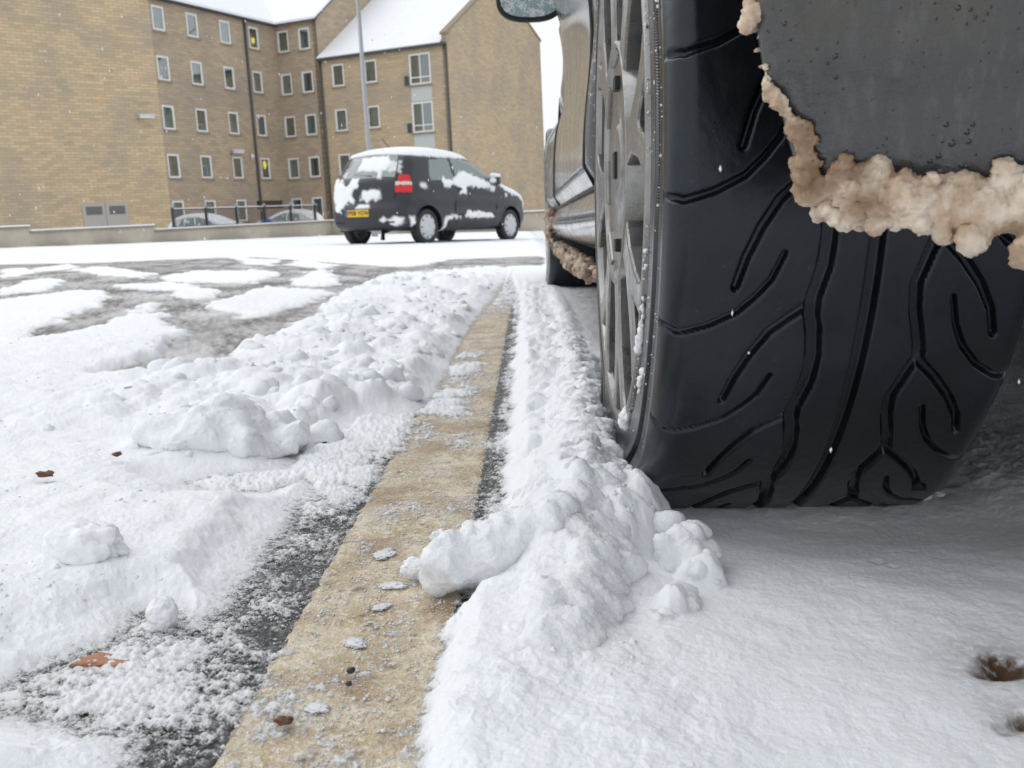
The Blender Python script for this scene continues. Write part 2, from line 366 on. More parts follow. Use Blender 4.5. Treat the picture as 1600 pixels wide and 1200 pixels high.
def snow_field(x, y):
    far = sst(3, 9, y)
    n1 = fbm(x*2.5, y*2.5, 3, 1); n2 = fbm(x*13, y*13, 4, 2); n3 = fbm(x*55, y*55, 4, 3, .6); n4 = fbm(x*210, y*210, 3, 4, .6)
    xw = x+.006*fbm(x*30, y*30, 2, 21); yw = y+.006*fbm(x*30, y*30, 2, 22)
    base = .0185+.006*n1+.004*n2+.002*fbm(x*28, y*28, 2, 33)
    trk = sst(.035, .10, x)*(1-sst(.62, .8, y))          # where the tyre has rolled the snow flat
    base = base*(1-sst(1.6, 2.4, y)*(1-sst(7.5, 9.5, y))*.55)
    tc = sst(.50, .66, y)                                # pressed thinner towards the contact patch
    base = base*(1-trk)+(.0125-.0085*tc+.0022*n2*(1-.5*tc)+.0020*fbm(x*17, y*17, 3, 31)*(1-.6*tc))*trk
    wr = sst(.10, .16, x)*sst(.62, .8, y)                # thin dirty snow under the car
    base = base*(1-wr)+(.004+.010*sst(.30, .36, x)+.003*n2+.0015*n3)*wr
    # pushed-up rubble beside the line and along the wheel
    rz = sst(-.72, -.40, x)*(1-sst(-.17, -.115, x))*sst(.75, 1.05, y)*(1-sst(4.2, 6.5, y))
    rz = rz*sst(-.25, .35, fbm(x*3.5, y*2.2, 3, 41)+.25)
    rub = .019*worley(xw*9, yw*7.5, 5)+.010*worley(xw*21, yw*19, 6)+.005*worley(xw*48, yw*48, 7)
    rz2 = sst(-.03, .0, x)*(1-sst(.08, .11, x))*sst(.62, .75, y)*(1-sst(3, 4.5, y))
    rub2 = .014*worley(xw*22, yw*20, 8)+.005*worley(xw*55, yw*55, 9)
    rz3 = sst(.5, 1.2, y)*(1-sst(.0, .1, -x-.1))*0
    t = base+rz*rub*1.0+rz2*rub2
    lump = np.zeros_like(x)
    xw2 = x+.007*fbm(x*34, y*34, 2, 23); yw2 = y+.007*fbm(x*34, y*34, 2, 24)
    for mx_, my_, rx, ry, h in MOUNDS:
        m = (np.abs(x-mx_) < rx*1.6) & (np.abs(y-my_) < ry*1.8+.02)
        d2 = ((xw2[m]-mx_)/rx)**2+((yw2[m]-my_)/ry)**2
        lump[m] = np.maximum(lump[m], h*np.maximum(0, 1-d2)**.8)
    ridge = polyline_ridge(xw2, yw2, CREST, .050)*.86*(1+.16*fbm(x*30, y*30, 2, 27))
    lump = np.maximum(lump, ridge)
    k = lump > 0
    a_ = base+rz*rub+rz2*rub2; hh_ = np.clip(.5+.5*(lump-a_)/.006, 0, 1); t = a_*(1-hh_)+lump*hh_+.006*hh_*(1-hh_)   # soft union
    t = t+sst(.008, .03, lump)*(.0022*n3+.0010*fbm(x*120, y*120, 2, 28))
    # valley behind the crest, pressed edge of the tyre track
    t = t-.006*np.exp(-(((x-.045)/.014)**2+((y-.50)/.06)**2))
    t = t+(.0010-.0006*trk)*n3+(.0007-.0003*trk)*n4*(1-far)
    # --- bare strips and tracks
    sb = sd_poly(x, y, BARE, .3)
    for isl in ISLANDS: sb = np.minimum(sb, -sd_poly(x, y, isl, .3))
    sb = sb+(.030*fbm(x*9, y*5, 4, 51)+.075*fbm(x*4+y*2, y*2.4-x, 4, 54, .65)+.022*fbm(x*40, y*24, 3, 55))*sst(1.2, 2., y)
    e = .030
    kb = sst(-e, e*.35, sb)
    slush = .0023+.0022*fbm(x*6+y*2.5, y*1.6-x*3, 4, 53)+.0014*fbm(x*60+y*22, y*6-x*16, 3, 52)
    t = t*(1+.4*sst(-.16, -.05, sb)*(1-kb)*sst(2, 3, y))      # rims thrown up at the edges of the tracks
    t = t*(1-kb)+slush*kb
    lf = -.172+.010*fbm(y*9, y*0+1, 3, 61)+.05*sst(.85, 1.25, y)+.022*sst(1.5, 3., y); rt = -.030-.026*sst(.58, .48, y)+.010*fbm(y*11, y*0+5, 3, 62)-.014*sst(2., 4., y)
    sl_ = np.minimum(x-lf, rt-x)-.035*sst(2.6, 4.6, y)+.006*n3+.006*n2
    for f in (F1, F2): sl_ = np.maximum(sl_, sd_poly(x, y, f, .12)+.010*n2+.006*n3)
    wl = np.where(x > -.09, .024, .070+.03*n2); kl = sst(0, 1, (sl_+wl)/(wl+.006))*(1-sst(4, 6, y)); kl = 1-(1-kl)**1.25; kc = sst(-.010, .006, sl_)
    thin = .0000+.0020*n2+.0024*n3+.0022*n4+.0001*((x > LX0) & (x < LX1))+.0010*fbm(x*22, y*22, 3, 63)
    thin = thin+.0008*sst(-.138, -.15, x)+.0016*sst(-.15, -.19, x)+.0018*sst(-.045, -.035, x)
    thin = thin+(.0024+.004*n2)*sst(.86, 1.1, y)*(1-sst(1.45, 1.8, y))*sst(-.05, -.10, x)+.003*sst(2., 3., y)+.0032*sst(.70, .80, y)*sst(-.128, -.15, x)   # slush lying over the line further on
    thin = thin+.0007*sst(.50, .40, y)*sst(-.06, -.12, x)                        # frozen wash at the near end
    t = t*(1-kl)+thin*np.maximum(kc, kl*.4)
    st = np.zeros_like(x)
    for sx, sy, sr, sa in STAINS:
        d2 = ((x-sx)**2+((y-sy)*.9)**2)/(sr*sr)*(1+.6*n3)
        st = np.maximum(st, sa*np.exp(-d2)); t = t-.007*sa*np.exp(-d2*3)*((sa > .3) & (sr < .02))
    st = np.maximum(st, .10*sst(.10, .16, x)*sst(.66, .9, y)+.28*sst(.14, .3, x)*sst(.66, .85, y)*(.5+.5*n2))
    st = np.maximum(st, (.36+.14*fbm(x*2, y*2, 3, 57)+.08*sst(3.5, 6.0, y))*kb+.05*sst(.1, .6, n2)*kl)
    return t, np.clip(st, 0, 1)
p_ = np.r_[np.arange(2400, 1060, -20), np.arange(1060, 60, -1.7), np.arange(60, 4.2, -.62)]
rows = CAM_Z*1500/p_
cols = np.r_[np.linspace(-2.2, -.6, 46)[:-1], np.arange(-.6, .56, .00142), np.linspace(.56, 2.2, 44)[1:]]
sx, sy = psheet(rows, cols)
th, st_ = snow_field(sx, sy)
ox = .0016*fbm(sx*120, sy*120, 2, 71)*sst(.004, .02, th); oy = .0016*fbm(sx*120, sy*120, 2, 72)*sst(.004, .02, th)
V = np.stack([sx+ox, sy+oy, dip(sx, sy)+np.maximum(th, -.0015)+.0004], -1)
F = grid_faces(len(rows), len(cols))
F = F[(th[F].max(1) > -.0013)]
V, F, th_c, st_c = compact(V, F, th, st_)
# coarser snow beside and behind the camera, outside the fine sheet
kx = np.arange(-10, 10.01, .1); ky = np.r_[np.arange(-6, .2, .1), np.arange(.2, 5, .1)]; KX, KY = [a_.ravel() for a_ in np.meshgrid(kx, ky)]
kt, ks = snow_field(KX, KY); kt = np.where((KY > .1) & (np.abs(KX) < .4), np.minimum(kt, .004), np.maximum(kt, .008)); KF = grid_faces(len(ky), len(kx)); inside = (np.abs(KX) < 2.1*KY-.25) & (KY > .36)
KF = KF[~inside[KF].all(1)]; KV = np.stack([KX, KY, dip(KX, KY)+np.where(inside, -.004, kt-.0035)], -1)
KV, KF, kt, ks = compact(KV, KF, kt, ks); F = np.vstack([F, KF+len(V)]); V = np.vstack([V, KV]); th_c = np.r_[th_c, kt]; st_c = np.r_[st_c, ks*.3]
me = npmesh('snow_cover', V, F); addattr(me, 'thick', th_c); addattr(me, 'stain', st_c)
snow = link('snow_cover', me, M['snow'], mw=RG)
tag(snow, 'white trampled snow and slush lying over the whole car park', 'snow', kind='stuff')

# ------------------------------------------------------------------ ice grains lying on the line and the bare asphalt
rg = np.random.default_rng(11)
iv, if_ = ico(1)
def grains(n, xs, ys, zs, size, flat, seed, sub=0):
    r = np.random.default_rng(seed)
    base = np.array([(1, 0, 0), (-1, 0, 0), (0, 1, 0), (0, -1, 0), (0, 0, 1), (0, 0, -1)], float)
    fc = np.array([(0, 2, 4), (2, 1, 4), (1, 3, 4), (3, 0, 4), (2, 0, 5), (1, 2, 5), (3, 1, 5), (0, 3, 5)])
    P = base[None]*(size[:, None, None]*r.uniform(.45, 1.15, (n, 6, 1)))
    a = r.uniform(0, 2*pi, n); b = r.uniform(-.5, .5, n)
    x = P[..., 0]*np.cos(a)[:, None]-P[..., 1]*np.sin(a)[:, None]; y = P[..., 0]*np.sin(a)[:, None]+P[..., 1]*np.cos(a)[:, None]; z = P[..., 2]*flat[:, None]
    y2 = y*np.cos(b)[:, None]-z*np.sin(b)[:, None]; z2 = y*np.sin(b)[:, None]+z*np.cos(b)[:, None]
    V = np.stack([x+xs[:, None], y2+ys[:, None], z2+zs[:, None]], -1).reshape(-1, 3)
    F = (np.arange(n)[:, None, None]*6+fc[None]).reshape(-1, 3)
    return V, F
def scatter(n, seed, xr, yr):
    r = np.random.default_rng(seed); y = np.exp(r.uniform(math.log(yr[0]), math.log(yr[1]), n)); x = r.uniform(xr[0], xr[1], n)
    return x, y
gx_, gy_ = scatter(110000, 5, (-.30, .0), (.32, 1.9))
gt, _ = snow_field(gx_, gy_); keep = (gt < .006) & (pn2(gx_*40, gy_*40, 77)+.25*pn2(gx_*160, gy_*160, 78) > -.12)
gx_, gy_, gt = gx_[keep][:17000], gy_[keep][:17000], gt[keep][:17000]
sz = np.random.default_rng(6).gamma(1.6, .00022, len(gx_))+.00025
onl = (gx_ > LX0) & (gx_ < LX1)
V, F = grains(len(gx_), gx_, gy_, dip(gx_, gy_)+np.maximum(gt, np.where(onl, .0016, .0004))+sz*.2, np.minimum(sz, .0022), np.full(len(gx_), .55), 7)
link('ice_grains', npmesh('ice_grains', V, F, False), M['ice'], mw=RG)
tag(bpy.data.objects['ice_grains'], 'clear frozen grains sprinkled along the painted line and slush', 'ice', kind='stuff')
# snow crumbs lying on the snow
gx_, gy_ = scatter(26000, 15, (-.7, .1), (.36, 3.2)); gx_ = gx_*np.clip(gy_, .5, 2)
gt, _ = snow_field(gx_, gy_); m_ = (gt > .012) & (pn2(gx_*9, gy_*9, 79) > .12); gx_, gy_, gt = gx_[m_][:1500], gy_[m_][:1500], gt[m_][:1500]
sz = np.random.default_rng(16).gamma(1.6, .0006, len(gx_))+.0005
V, F = grains(len(gx_), gx_, gy_, dip(gx_, gy_)+gt+sz*.2, np.minimum(sz, .006), np.full(len(gx_), .8), 17)
link('snow_crumbs', npmesh('snow_crumbs', V, F, True), M['snow_crumb'], mw=RG)
tag(bpy.data.objects['snow_crumbs'], 'small crumbs of snow scattered over the churned snow', 'snow', kind='stuff')

# frozen slush: many lumps fused together, then roughened
def fused(name, balls, vox, amp, freq, label, mat, seed, smooth=0, big=0., bigf=60., fine=0., cull=None):
    V_, F_ = [], []; v, f = ico(2); n = 0
    rr_ = np.random.default_rng(seed)
    for (bx, by, bz, br) in balls:
        q = v*br*rr_.uniform(.75, 1.25, 3)*(1+.3*vn3(v*1.7+rr_.uniform(0, 50), seed))[:, None]+np.array((bx, by, bz)); V_.append(q); F_.append(f+n); n += len(v)
    me = npmesh('tmp', np.vstack(V_), np.vstack(F_)); o = link('tmp', me)
    md = o.modifiers.new('r', 'REMESH'); md.mode = 'VOXEL'; md.voxel_size = vox
    if smooth: sm = o.modifiers.new('s', 'SMOOTH'); sm.factor = .5; sm.iterations = smooth
    bpy.context.view_layer.update(); dg_ = bpy.context.evaluated_depsgraph_get(); m2 = bpy.data.meshes.new_from_object(o.evaluated_get(dg_)); bpy.data.objects.remove(o)
    if cull is not None:
        bm = bmesh.new(); bm.from_mesh(m2); bmesh.ops.delete(bm, geom=[v_ for v_ in bm.verts if v_.co.z < cull and v_.normal.z < .1], context='VERTS'); bm.to_mesh(m2); bm.free()
    n_ = len(m2.vertices); co = np.zeros(n_*3, np.float32); m2.vertices.foreach_get('co', co); co = co.reshape(-1, 3).astype(float); nr = np.zeros(n_*3, np.float32); m2.vertices.foreach_get('normal', nr); nr = nr.reshape(-1, 3)
    dd = amp*fbm3(co*freq, 3, seed)+amp*.6*np.abs(fbm3(co*freq*3, 2, seed+3))
    if big: dd = dd+big*fbm3(co*bigf, 2, seed+7)
    if fine: dd = dd+fine*np.abs(vn3(co*560, seed+9))+.5*fine*vn3(co*950, seed+11)
    co = co+nr*dd[:, None]
    m2.vertices.foreach_set('co', co.astype(np.float32).ravel()); m2.name = name; m2.polygons.foreach_set('use_smooth', np.ones(len(m2.polygons), bool)); m2.update()
    o = link(name, m2, mat, mw=RG); tag(o, label, 'slush', kind='stuff'); return o

# heaped snow: the ridge along the wheel, the rolled tongue, the rubble beside the line
r = np.random.default_rng(41); cy = np.array([c_[1] for c_ in CREST])[::-1]; cx = np.array([c_[0] for c_ in CREST])[::-1]; ch = np.array([c_[2] for c_ in CREST])[::-1]
balls = []
for k in range(2300):
    Y = math.exp(r.uniform(math.log(.40), math.log(1.7))); h = np.interp(Y, cy, ch); w = .050*(.55+h/.06*.6); u_ = r.normal(0, .36)
    if abs(u_) > .95: continue
    pr = h*(1-u_*u_)**1.1; br = r.uniform(.004, .012)*(.5+.5*min(1, h/.05))
    balls.append((np.interp(Y, cy, cx)+u_*w, Y, max(.002, pr*r.uniform(.75, 1.04)-br*.85), br))
for k in range(300):                                  # lumps on the wheel side of the ridge
    c_ = [(.088, .555, .036, .017), (.094, .535, .028, .012), (.073, .497, .022, .012), (.062, .60, .040, .016), (.050, .645, .052, .018), (.066, .66, .045, .02), (.060, .475, .016, .009)][k % 7]
    d = r.normal(0, .45, 3); d[2] = abs(d[2]); z_ = max(.004, c_[2]*(1-.35*d[2]**2)*r.uniform(.35, 1.)); balls.append((c_[0]+d[0]*c_[3], c_[1]+d[1]*c_[3], z_*.85, r.uniform(.004, .0078)))
fused('snow_ridge', balls, .0018, .0020, 130, 'crumbly ridge of pushed-up snow along the near wheel', M['snow_solid'], 41, 30, .0065, 34., .0011, .010); tag(bpy.data.objects['snow_ridge'], cat='snow')
balls = []
for k in range(330):
    u_ = r.uniform(0, 1)**.9; a_ = r.uniform(0, 2*pi); q_ = math.sqrt(r.uniform(0, 1))*(.0105+.004*u_)*(1 if u_ > .1 else .6+4*u_)
    balls.append((-.064+.076*u_+.2*q_*cos(a_), .545+.014*u_+q_*cos(a_), .0205+.020*u_*u_+q_*sin(a_), r.uniform(.006, .0105)))
for k in range(50): balls.append((-.050+.03*r.uniform(), .566+.006*r.normal(), .028+.004*r.normal(), r.uniform(.003, .006)))
o = fused('snow_roll', balls, .0015, .0010, 170, 'thick rolled tongue of snow lying across the painted line by the wheel', M['snow_solid'], 42, 20, .0045, 40., .0011); tag(o, cat='snow'); del o['kind']
n_ = 900; X_ = r.uniform(-.62, -.13, n_); Y_ = np.exp(r.uniform(math.log(.84), math.log(4.4), n_)); den = sst(-.25, .35, fbm(X_*3.5, Y_*2.2, 3, 41)+.25)*sst(-.62, -.42, X_)
for c_ in MOUNDS[:18]:
    den = np.maximum(den, .9*np.exp(-((X_-c_[0])/(c_[2]*.9))**2-((Y_-c_[1])/(c_[3]*.9))**2))
kp = r.uniform(0, 1, n_) < den*.6; X_, Y_ = X_[kp], Y_[kp]; H_2, _ = snow_field(X_, Y_); ok_ = H_2 > .010; X_, Y_, H_2 = X_[ok_], Y_[ok_], H_2[ok_]
balls = []
for X, Y, H in zip(X_, Y_, H_2):
    s_2 = min(.026, .004+r.gamma(1.0, .0065))*(.75+.25*min(2, Y))
    for j in range(7): d = r.normal(0, .5, 3)*s_2; balls.append((X+d[0], Y+d[1], H+float(dip(np.array(X), np.array(Y)))-.50*s_2+d[2]*.30, s_2*r.uniform(.35, .75)))
fused('snow_rubble', balls, .0042, .0042, 70, 'churned chunks of snow heaped left of the painted line', M['snow_solid'], 43, 10, .012, 24., .0018, .006); tag(bpy.data.objects['snow_rubble'], cat='snow')
balls = []
for k in range(260):
    d = r.normal(0, .42, 3); balls.append((-.308+d[0]*.062, .905+d[1]*.035, max(.012, .030+d[2]*.014-.016*abs(d[0])), r.uniform(.011, .020)))
o = fused('snow_boulder', balls, .0026, .0028, 90, 'largest smooth snow boulder above the scraped grey hollow', M['snow_solid'], 44, 40, .013, 24., .0012); tag(o, cat='snow'); del o['kind']

# ------------------------------------------------------------------ separate lumps of snow, stones and leaves
def blob(name, loc, rad, label, cat, mat, seed, amp=.35, freq=2.2, sub=5, rot=(0, 0, 0), bend=0., group=None, fine=.03):
    v, f = ico(sub); v = v.copy(); nrm = v.copy()
    d = amp*fbm3(v*freq+seed*3.1, 4, seed)+fine*fbm3(v*18+seed, 2, seed+5)
    v = v*(1+d)[:, None]*np.array(rad)
    v[:, 2] += bend*(v[:, 0]/rad[0])**2*rad[2]
    mw = RG @ Matrix.Translation(loc) @ Matrix.Rotation(rot[2], 4, 'Z') @ Matrix.Rotation(rot[1], 4, 'Y') @ Matrix.Rotation(rot[0], 4, 'X')
    o = link(name, npmesh(name, v, f), mat, mw=mw); tag(o, label, cat, group); return o
S = M['snow_crumb']
blob('snow_lump', (-.078, .565, .0105), (.0085, .007, .0065), 'tiny white snow nugget at the tip of the rolled snow tongue', 'snow', S, 4, .4)
blob('snow_lump', (-.068, .62, .012), (.006, .006, .005), 'small snow crumb on the painted line above the tongue of snow', 'snow', S, 9, .4)
blob('snow_lump', (-.212, .500, .010), (.0085, .008, .009), 'round snowball on dark asphalt beside the orange leaf', 'snow', S, 5, .3)
blob('snow_lump', (-.285, .568, .026), (.024, .016, .016), 'rounded snow hump standing on the smooth snow at far left', 'snow', S, 6, .35)
STONE = simple('stone_dark', (.035, .032, .03), .45); BROWN = simple('leaf_brown', (.14, .06, .03), .6); ORANGE = simple('leaf_orange', (.40, .17, .085), .55, var=.5, vscale=90.)
blob('pebble', (-.0955, .437, .0055), (.0022, .0019, .0016), 'small black stone chip on the lower part of the painted line', 'stone', STONE, 21, .3, sub=3)
blob('pebble', (-.094, .424, .005), (.0016, .0015, .0012), 'smaller black grit chip just below the other on the line', 'stone', STONE, 22, .3, sub=3)
blob('leaf_scrap', (-.1165, .388, .006), (.0038, .003, .0018), 'crumpled red-brown leaf scrap frozen near the bottom of the line', 'leaf', BROWN, 23, .8, sub=3)
blob('leaf_scrap', (-.403, .755, .0265), (.007, .005, .0022), 'brown leaf bits lying on the smooth snow at the left edge', 'leaf', BROWN, 24, .9, sub=3)
blob('leaf_scrap', (-.372, .822, .0265), (.004, .004, .002), 'tiny brown speck on the snow below the large boulder', 'leaf', BROWN, 25, .8, sub=3)
blob('fallen_leaf', (-.223, .457, .0026), (.019, .0085, .0016), 'orange fallen leaf frozen under thin slush at lower left', 'leaf', ORANGE, 26, .75, 1.7, sub=5, rot=(0, .04, .15), fine=.10)
# plates of ice resting on the line
for i, (x_, y_, r_, lb) in enumerate([(-.091, .557, .0085, 'largest clear ice plate lying on the middle of the line'), (-.093, .523, .0055, 'small ice plate just below the large one on the line'),
        (-.105, .615, .009, 'long thin ice sliver across the line beside the snow tongue'), (-.100, .475, .007, 'ice plate on the brown lower stretch of the line'), (-.105, .405, .006, 'ice plate near the bottom edge of the picture on the line')]):
    blob('ice_plate', (x_, y_, .0028), (r_, r_*.7, .0008), lb, 'ice', M['ice'], 40+i, .6, 2.6, 4, (0, 0, i*.7), fine=.22)
# falling snow
r = np.random.default_rng(5); nf = 520
dp = np.exp(r.uniform(math.log(.75), math.log(16), nf)); fx = r.uniform(-.62, .6, nf)*dp; fz = CAM_Z+r.uniform(-.02, .36, nf)*dp
keep = ~((dp < 4.6) & (fx > .02)); fx, dp, fz = fx[keep], dp[keep], fz[keep]
fx = np.r_[fx, .095, .088, .098, .145, .235, .21, .07, -.05]; dp = np.r_[dp, .45, .44, .43, .46, .46, .40, .52, .7]; fz = np.r_[fz, .166, .232, .150, .095, .125, .17, .28, .25]
fs = r.uniform(.0014, .0027, len(fx))*np.clip(dp/2.2, .42, 2.4)
V, F = grains(len(fx), fx, dp, fz, fs, np.full(len(fx), 1.9), 31)
tag(link('falling_snow', npmesh('falling_snow', V, F), M['snow_crumb']), 'fine snowflakes falling through the air', 'snow', kind='stuff')

# ------------------------------------------------------------------ buildings
U = Vector((.40673664, .91354546, 0)); Wv = Vector((.91354546, -.40673664, 0)); UZ = Vector((0, 0, 1))
A0 = Vector((-18.808, 52.5, 0)); C0 = Vector((-14.814, 61.471, 0))
def frame(P, d):
    """local frame on a wall: x along d, z up, y into the building (right-handed)"""
    d = Vector(d).normalized(); n = UZ.cross(d)
    return Matrix(((d.x, n.x, 0, P.x), (d.y, n.y, 0, P.y), (0, 0, 1, P.z), (0, 0, 0, 1)))
def wall_mesh(name, s0, s1, z0, z1, holes, thick=.3, rev=.11, topf=None):
    """flat wall (y=0 face) with rectangular openings that have reveals"""
    ss_ = sorted({s0, s1, *[h[0] for h in holes], *[h[1] for h in holes]}); zz = sorted({z0, z1, *[h[2] for h in holes], *[h[3] for h in holes]})
    bm = bmesh.new(); vd = {}
    def vt(x, y, z):
        k = (round(x, 4), round(y, 4), round(z, 4))
        if k not in vd: vd[k] = bm.verts.new(k)
        return vd[k]
    for i in range(len(ss_)-1):
        for j in range(len(zz)-1):
            cx, cz = (ss_[i]+ss_[i+1])/2, (zz[j]+zz[j+1])/2
            if any(h[0] < cx < h[1] and h[2] < cz < h[3] for h in holes): continue
            bm.faces.new((vt(ss_[i], 0, zz[j]), vt(ss_[i+1], 0, zz[j]), vt(ss_[i+1], 0, zz[j+1]), vt(ss_[i], 0, zz[j+1])))
    for a, b, c_, d_ in holes:
        for q in (((a, c_), (a, d_)), ((b, d_), (b, c_)), ((a, d_), (b, d_)), ((b, c_), (a, c_))):
            (x0, y0), (x1, y1) = q
            bm.faces.new((vt(x0, 0, y0), vt(x1, 0, y1), vt(x1, rev, y1), vt(x0, rev, y0)))
    me = bpy.data.meshes.new(name); bm.to_mesh(me); bm.free(); return me
room_i = [0]
WINS = {}
def window(parent, mw, s, z, w=.88, h=1.26, lamp=None, mull=False):
    key = (w, h, mull)
    if key not in WINS:
        f = .10; bx = [(-w/2, w/2, .02, .10, h/2-f, h/2), (-w/2, w/2, .02, .10, -h/2, -h/2+f), (-w/2, -w/2+f, .022, .098, -h/2+f, h/2-f), (w/2-f, w/2, .022, .098, -h/2+f, h/2-f)]
        if mull: bx += [(-.03, .03, .03, .09, -h/2+f, h/2-f), (-w/2+f, -.03, .034, .088, -h/2+.38, -h/2+.44), (.03, w/2-f, .034, .088, -h/2+.38, -h/2+.44)]
        WINS[key] = (boxmesh('window', bx), boxmesh('pane', [(-w/2+f, w/2-f, .058, .066, -h/2+f, h/2-f)]),
                     boxmesh('sill', [(-w/2-.06, w/2+.06, -.06, .10, -h/2-.11, -h/2-.004)]), boxmesh('interior', [(-w/2-.05, w/2+.05, .17, .19, -h/2-.05, h/2+.05)]))
        for m_, k_ in zip(WINS[key][:3], ('white_pvc', 'pane', 'sill')): m_.materials.append(M[k_])
    a, b, c_, d_ = WINS[key]
    o = link('window', a, None, parent, mw @ Matrix.Translation((s, 0, z)))
    link('pane', b, None, o); link('sill', c_, None, o)
    q = bpy.data.objects.new('interior', d_.copy()); COL.objects.link(q); q.parent = o
    q.data.materials.clear(); q.data.materials.append(M['rooms'][room_i[0]*7 % 4 if lamp is None else 1]); room_i[0] += 3 if room_i[0] % 2 else 1
    if lamp:
        v, f = ico(2); lp = link('lamp_globe', npmesh('lamp_globe', v*np.array((lamp[2], .04, lamp[3])), f), M['lamp'], o, Matrix.Translation((lamp[0]+.10, .118, lamp[1])))
    return o
ZB = -2.6; EH = 12.0; EW = 9.62; T1 = 6.4; TP = .70
block = empty('apartment_block', Matrix.Translation(A0))
tag(block, 'tall L-shaped stone apartment block with rows of small white windows', 'building')
IB = block.matrix_world.inverted()
def P3(p): return Matrix.Translation(p)
zr = [10.9, 8.38, 5.86, 3.33, .87]; sc_ = [.18, 2.68, 5.3, 7.8]
fl = IB @ frame(A0, U); W_, H_ = .88, 1.26
holes = [(s-W_/2, s+W_/2, z-H_/2, z+H_/2) for s in sc_ for z in zr if not (s > 7 and z < 2)]
holes.append((8.0-1.35, 8.0+1.15, .9, 1.42))
s1 = (C0-A0).dot(U)
link('wall', wall_mesh('wall', -.42, s1, ZB, EH, holes), M['brick_grey'], block, fl)
for h in holes[:-1]:
    s, z = (h[0]+h[1])/2, (h[2]+h[3])/2; lp = None
    if abs(s-7.8) < .1 and abs(z-10.9) < .1: lp = (-.05, -.12, .15, .19)
    if abs(s-7.8) < .1 and abs(z-3.33) < .1: lp = (-.02, .22, .15, .26)
    window(block, fl, s, z, W_, H_, lp, mull=False)
link('vent_panel', boxmesh('vent_panel', [(6.66, 9.14, .05, .12, .905, 1.415)]), simple('vent_brown', (.10, .07, .05), .7), block, fl)
fm = IB @ frame(C0, Wv)
holes = [(s-.82/2, s+.82/2, z-H_/2, z+H_/2) for s in (.55, 2.13) for z in zr]
link('wall', wall_mesh('wall', 0, 3.08, ZB, EH, holes), M['brick_grey'], block, fm)
for h in holes: window(block, fm, (h[0]+h[1])/2, (h[2]+h[3])/2, .82, H_)
# gable end wall of the tall block above the wing
E0 = C0+Wv*3.08
prof = [(0, ZB), (2*T1, ZB), (2*T1, EH), (T1, EH+T1*TP), (0, EH)]
link('gable_wall', prism('gable_wall', [(a, 0, b) for a, b in prof], (0, .3, 0)), M['brick_grey'], block, IB @ frame(E0, U))
link('gable_coping', prism('gable_coping', [(-.1, -.06, EH-.1), (T1, -.06, EH+T1*TP-.03), (T1, -.06, EH+T1*TP+.2), (-.15, -.06, EH+.08)], (0, .4, 0)), M['cam_white'], block, IB @ frame(E0, U))
# plain golden flank wall at the left
v46 = Vector((sin(radians(46)), cos(radians(46)), 0)); AL = A0-U*.42
fL = IB @ frame(AL, v46)
link('flank_wall', wall_mesh('flank_wall', -26, 0, ZB, 16, []), M['brick_gold'], block, fL)
for k_, (a, b) in enumerate([(-4.62, -3.47), (-3.45, -2.30)]):
    d_ = link('vent_door', boxmesh('vent_door', [(a, b, -.05, .02, -.6, 1.52)], .01), M['vent'], block, fL)
    for j in range(7): link('louvre', boxmesh('louvre', [(a+.17, b-.17, -.075, -.052, .92+.06*j, .945+.06*j)]), M['dark_metal'], d_)
# eaves gutters, pipes
link('gutter', boxmesh('gutter', [(-.42, s1, -.28, .0, EH-.13, EH+.02)], .03), M['gutter'], block, fl)
link('gutter', boxmesh('gutter', [(.0, 3.2, -.28, .0, EH-.135, EH+.015)], .03), M['gutter'], block, fm)
link('soffit', boxmesh('soffit', [(-.42, s1, -.2, .0, EH-.2, EH-.14)]), M['roof_dark'], block, fl)
link('drainpipe', tube('drainpipe', [(6.95, -.09, EH-.15), (6.95, -.09, ZB)], .075), M['drain'], block, fl)
# roof slabs with snow
def slab(name, pts, th, mat, parent, inv):
    return link(name, prism(name, [inv @ Vector(p) for p in pts], (0, 0, th)), mat, parent)
ov = .3
La = A0-U*.42+Wv*ov+UZ*(EH-ov*TP); Lb = C0+(Wv-U)*ov+UZ*(EH-ov*TP); Lc = C0+(U-Wv)*T1+UZ*(EH+T1*TP); Ld = A0-U*.42-Wv*T1+UZ*(EH+T1*TP)
Mb = E0-U*ov+UZ*(EH-ov*TP)+Wv*.12; Mc = E0+U*T1+UZ*(EH+T1*TP)+Wv*.12
slab('roof', [La, Lb, Lc, Ld], .10, M['roof_dark'], block, IB); slab('roof', [Lb, Mb, Mc, Lc], .10, M['roof_dark'], block, IB)
I3 = Matrix.Identity(4)
for nm, pts, lb in (('roof_snow', [La, Lb, Lc, Ld], 'snow sheet on the long left roof of the tall block'), ('roof_snow', [Lb, Mb, Mc, Lc], 'snow sheet on the tall block roof beside its gable')):
    o = slab(nm, [p+UZ*.104 for p in pts], .13, M['snow_far'], None, I3); tag(o, lb, 'snow', kind='stuff')
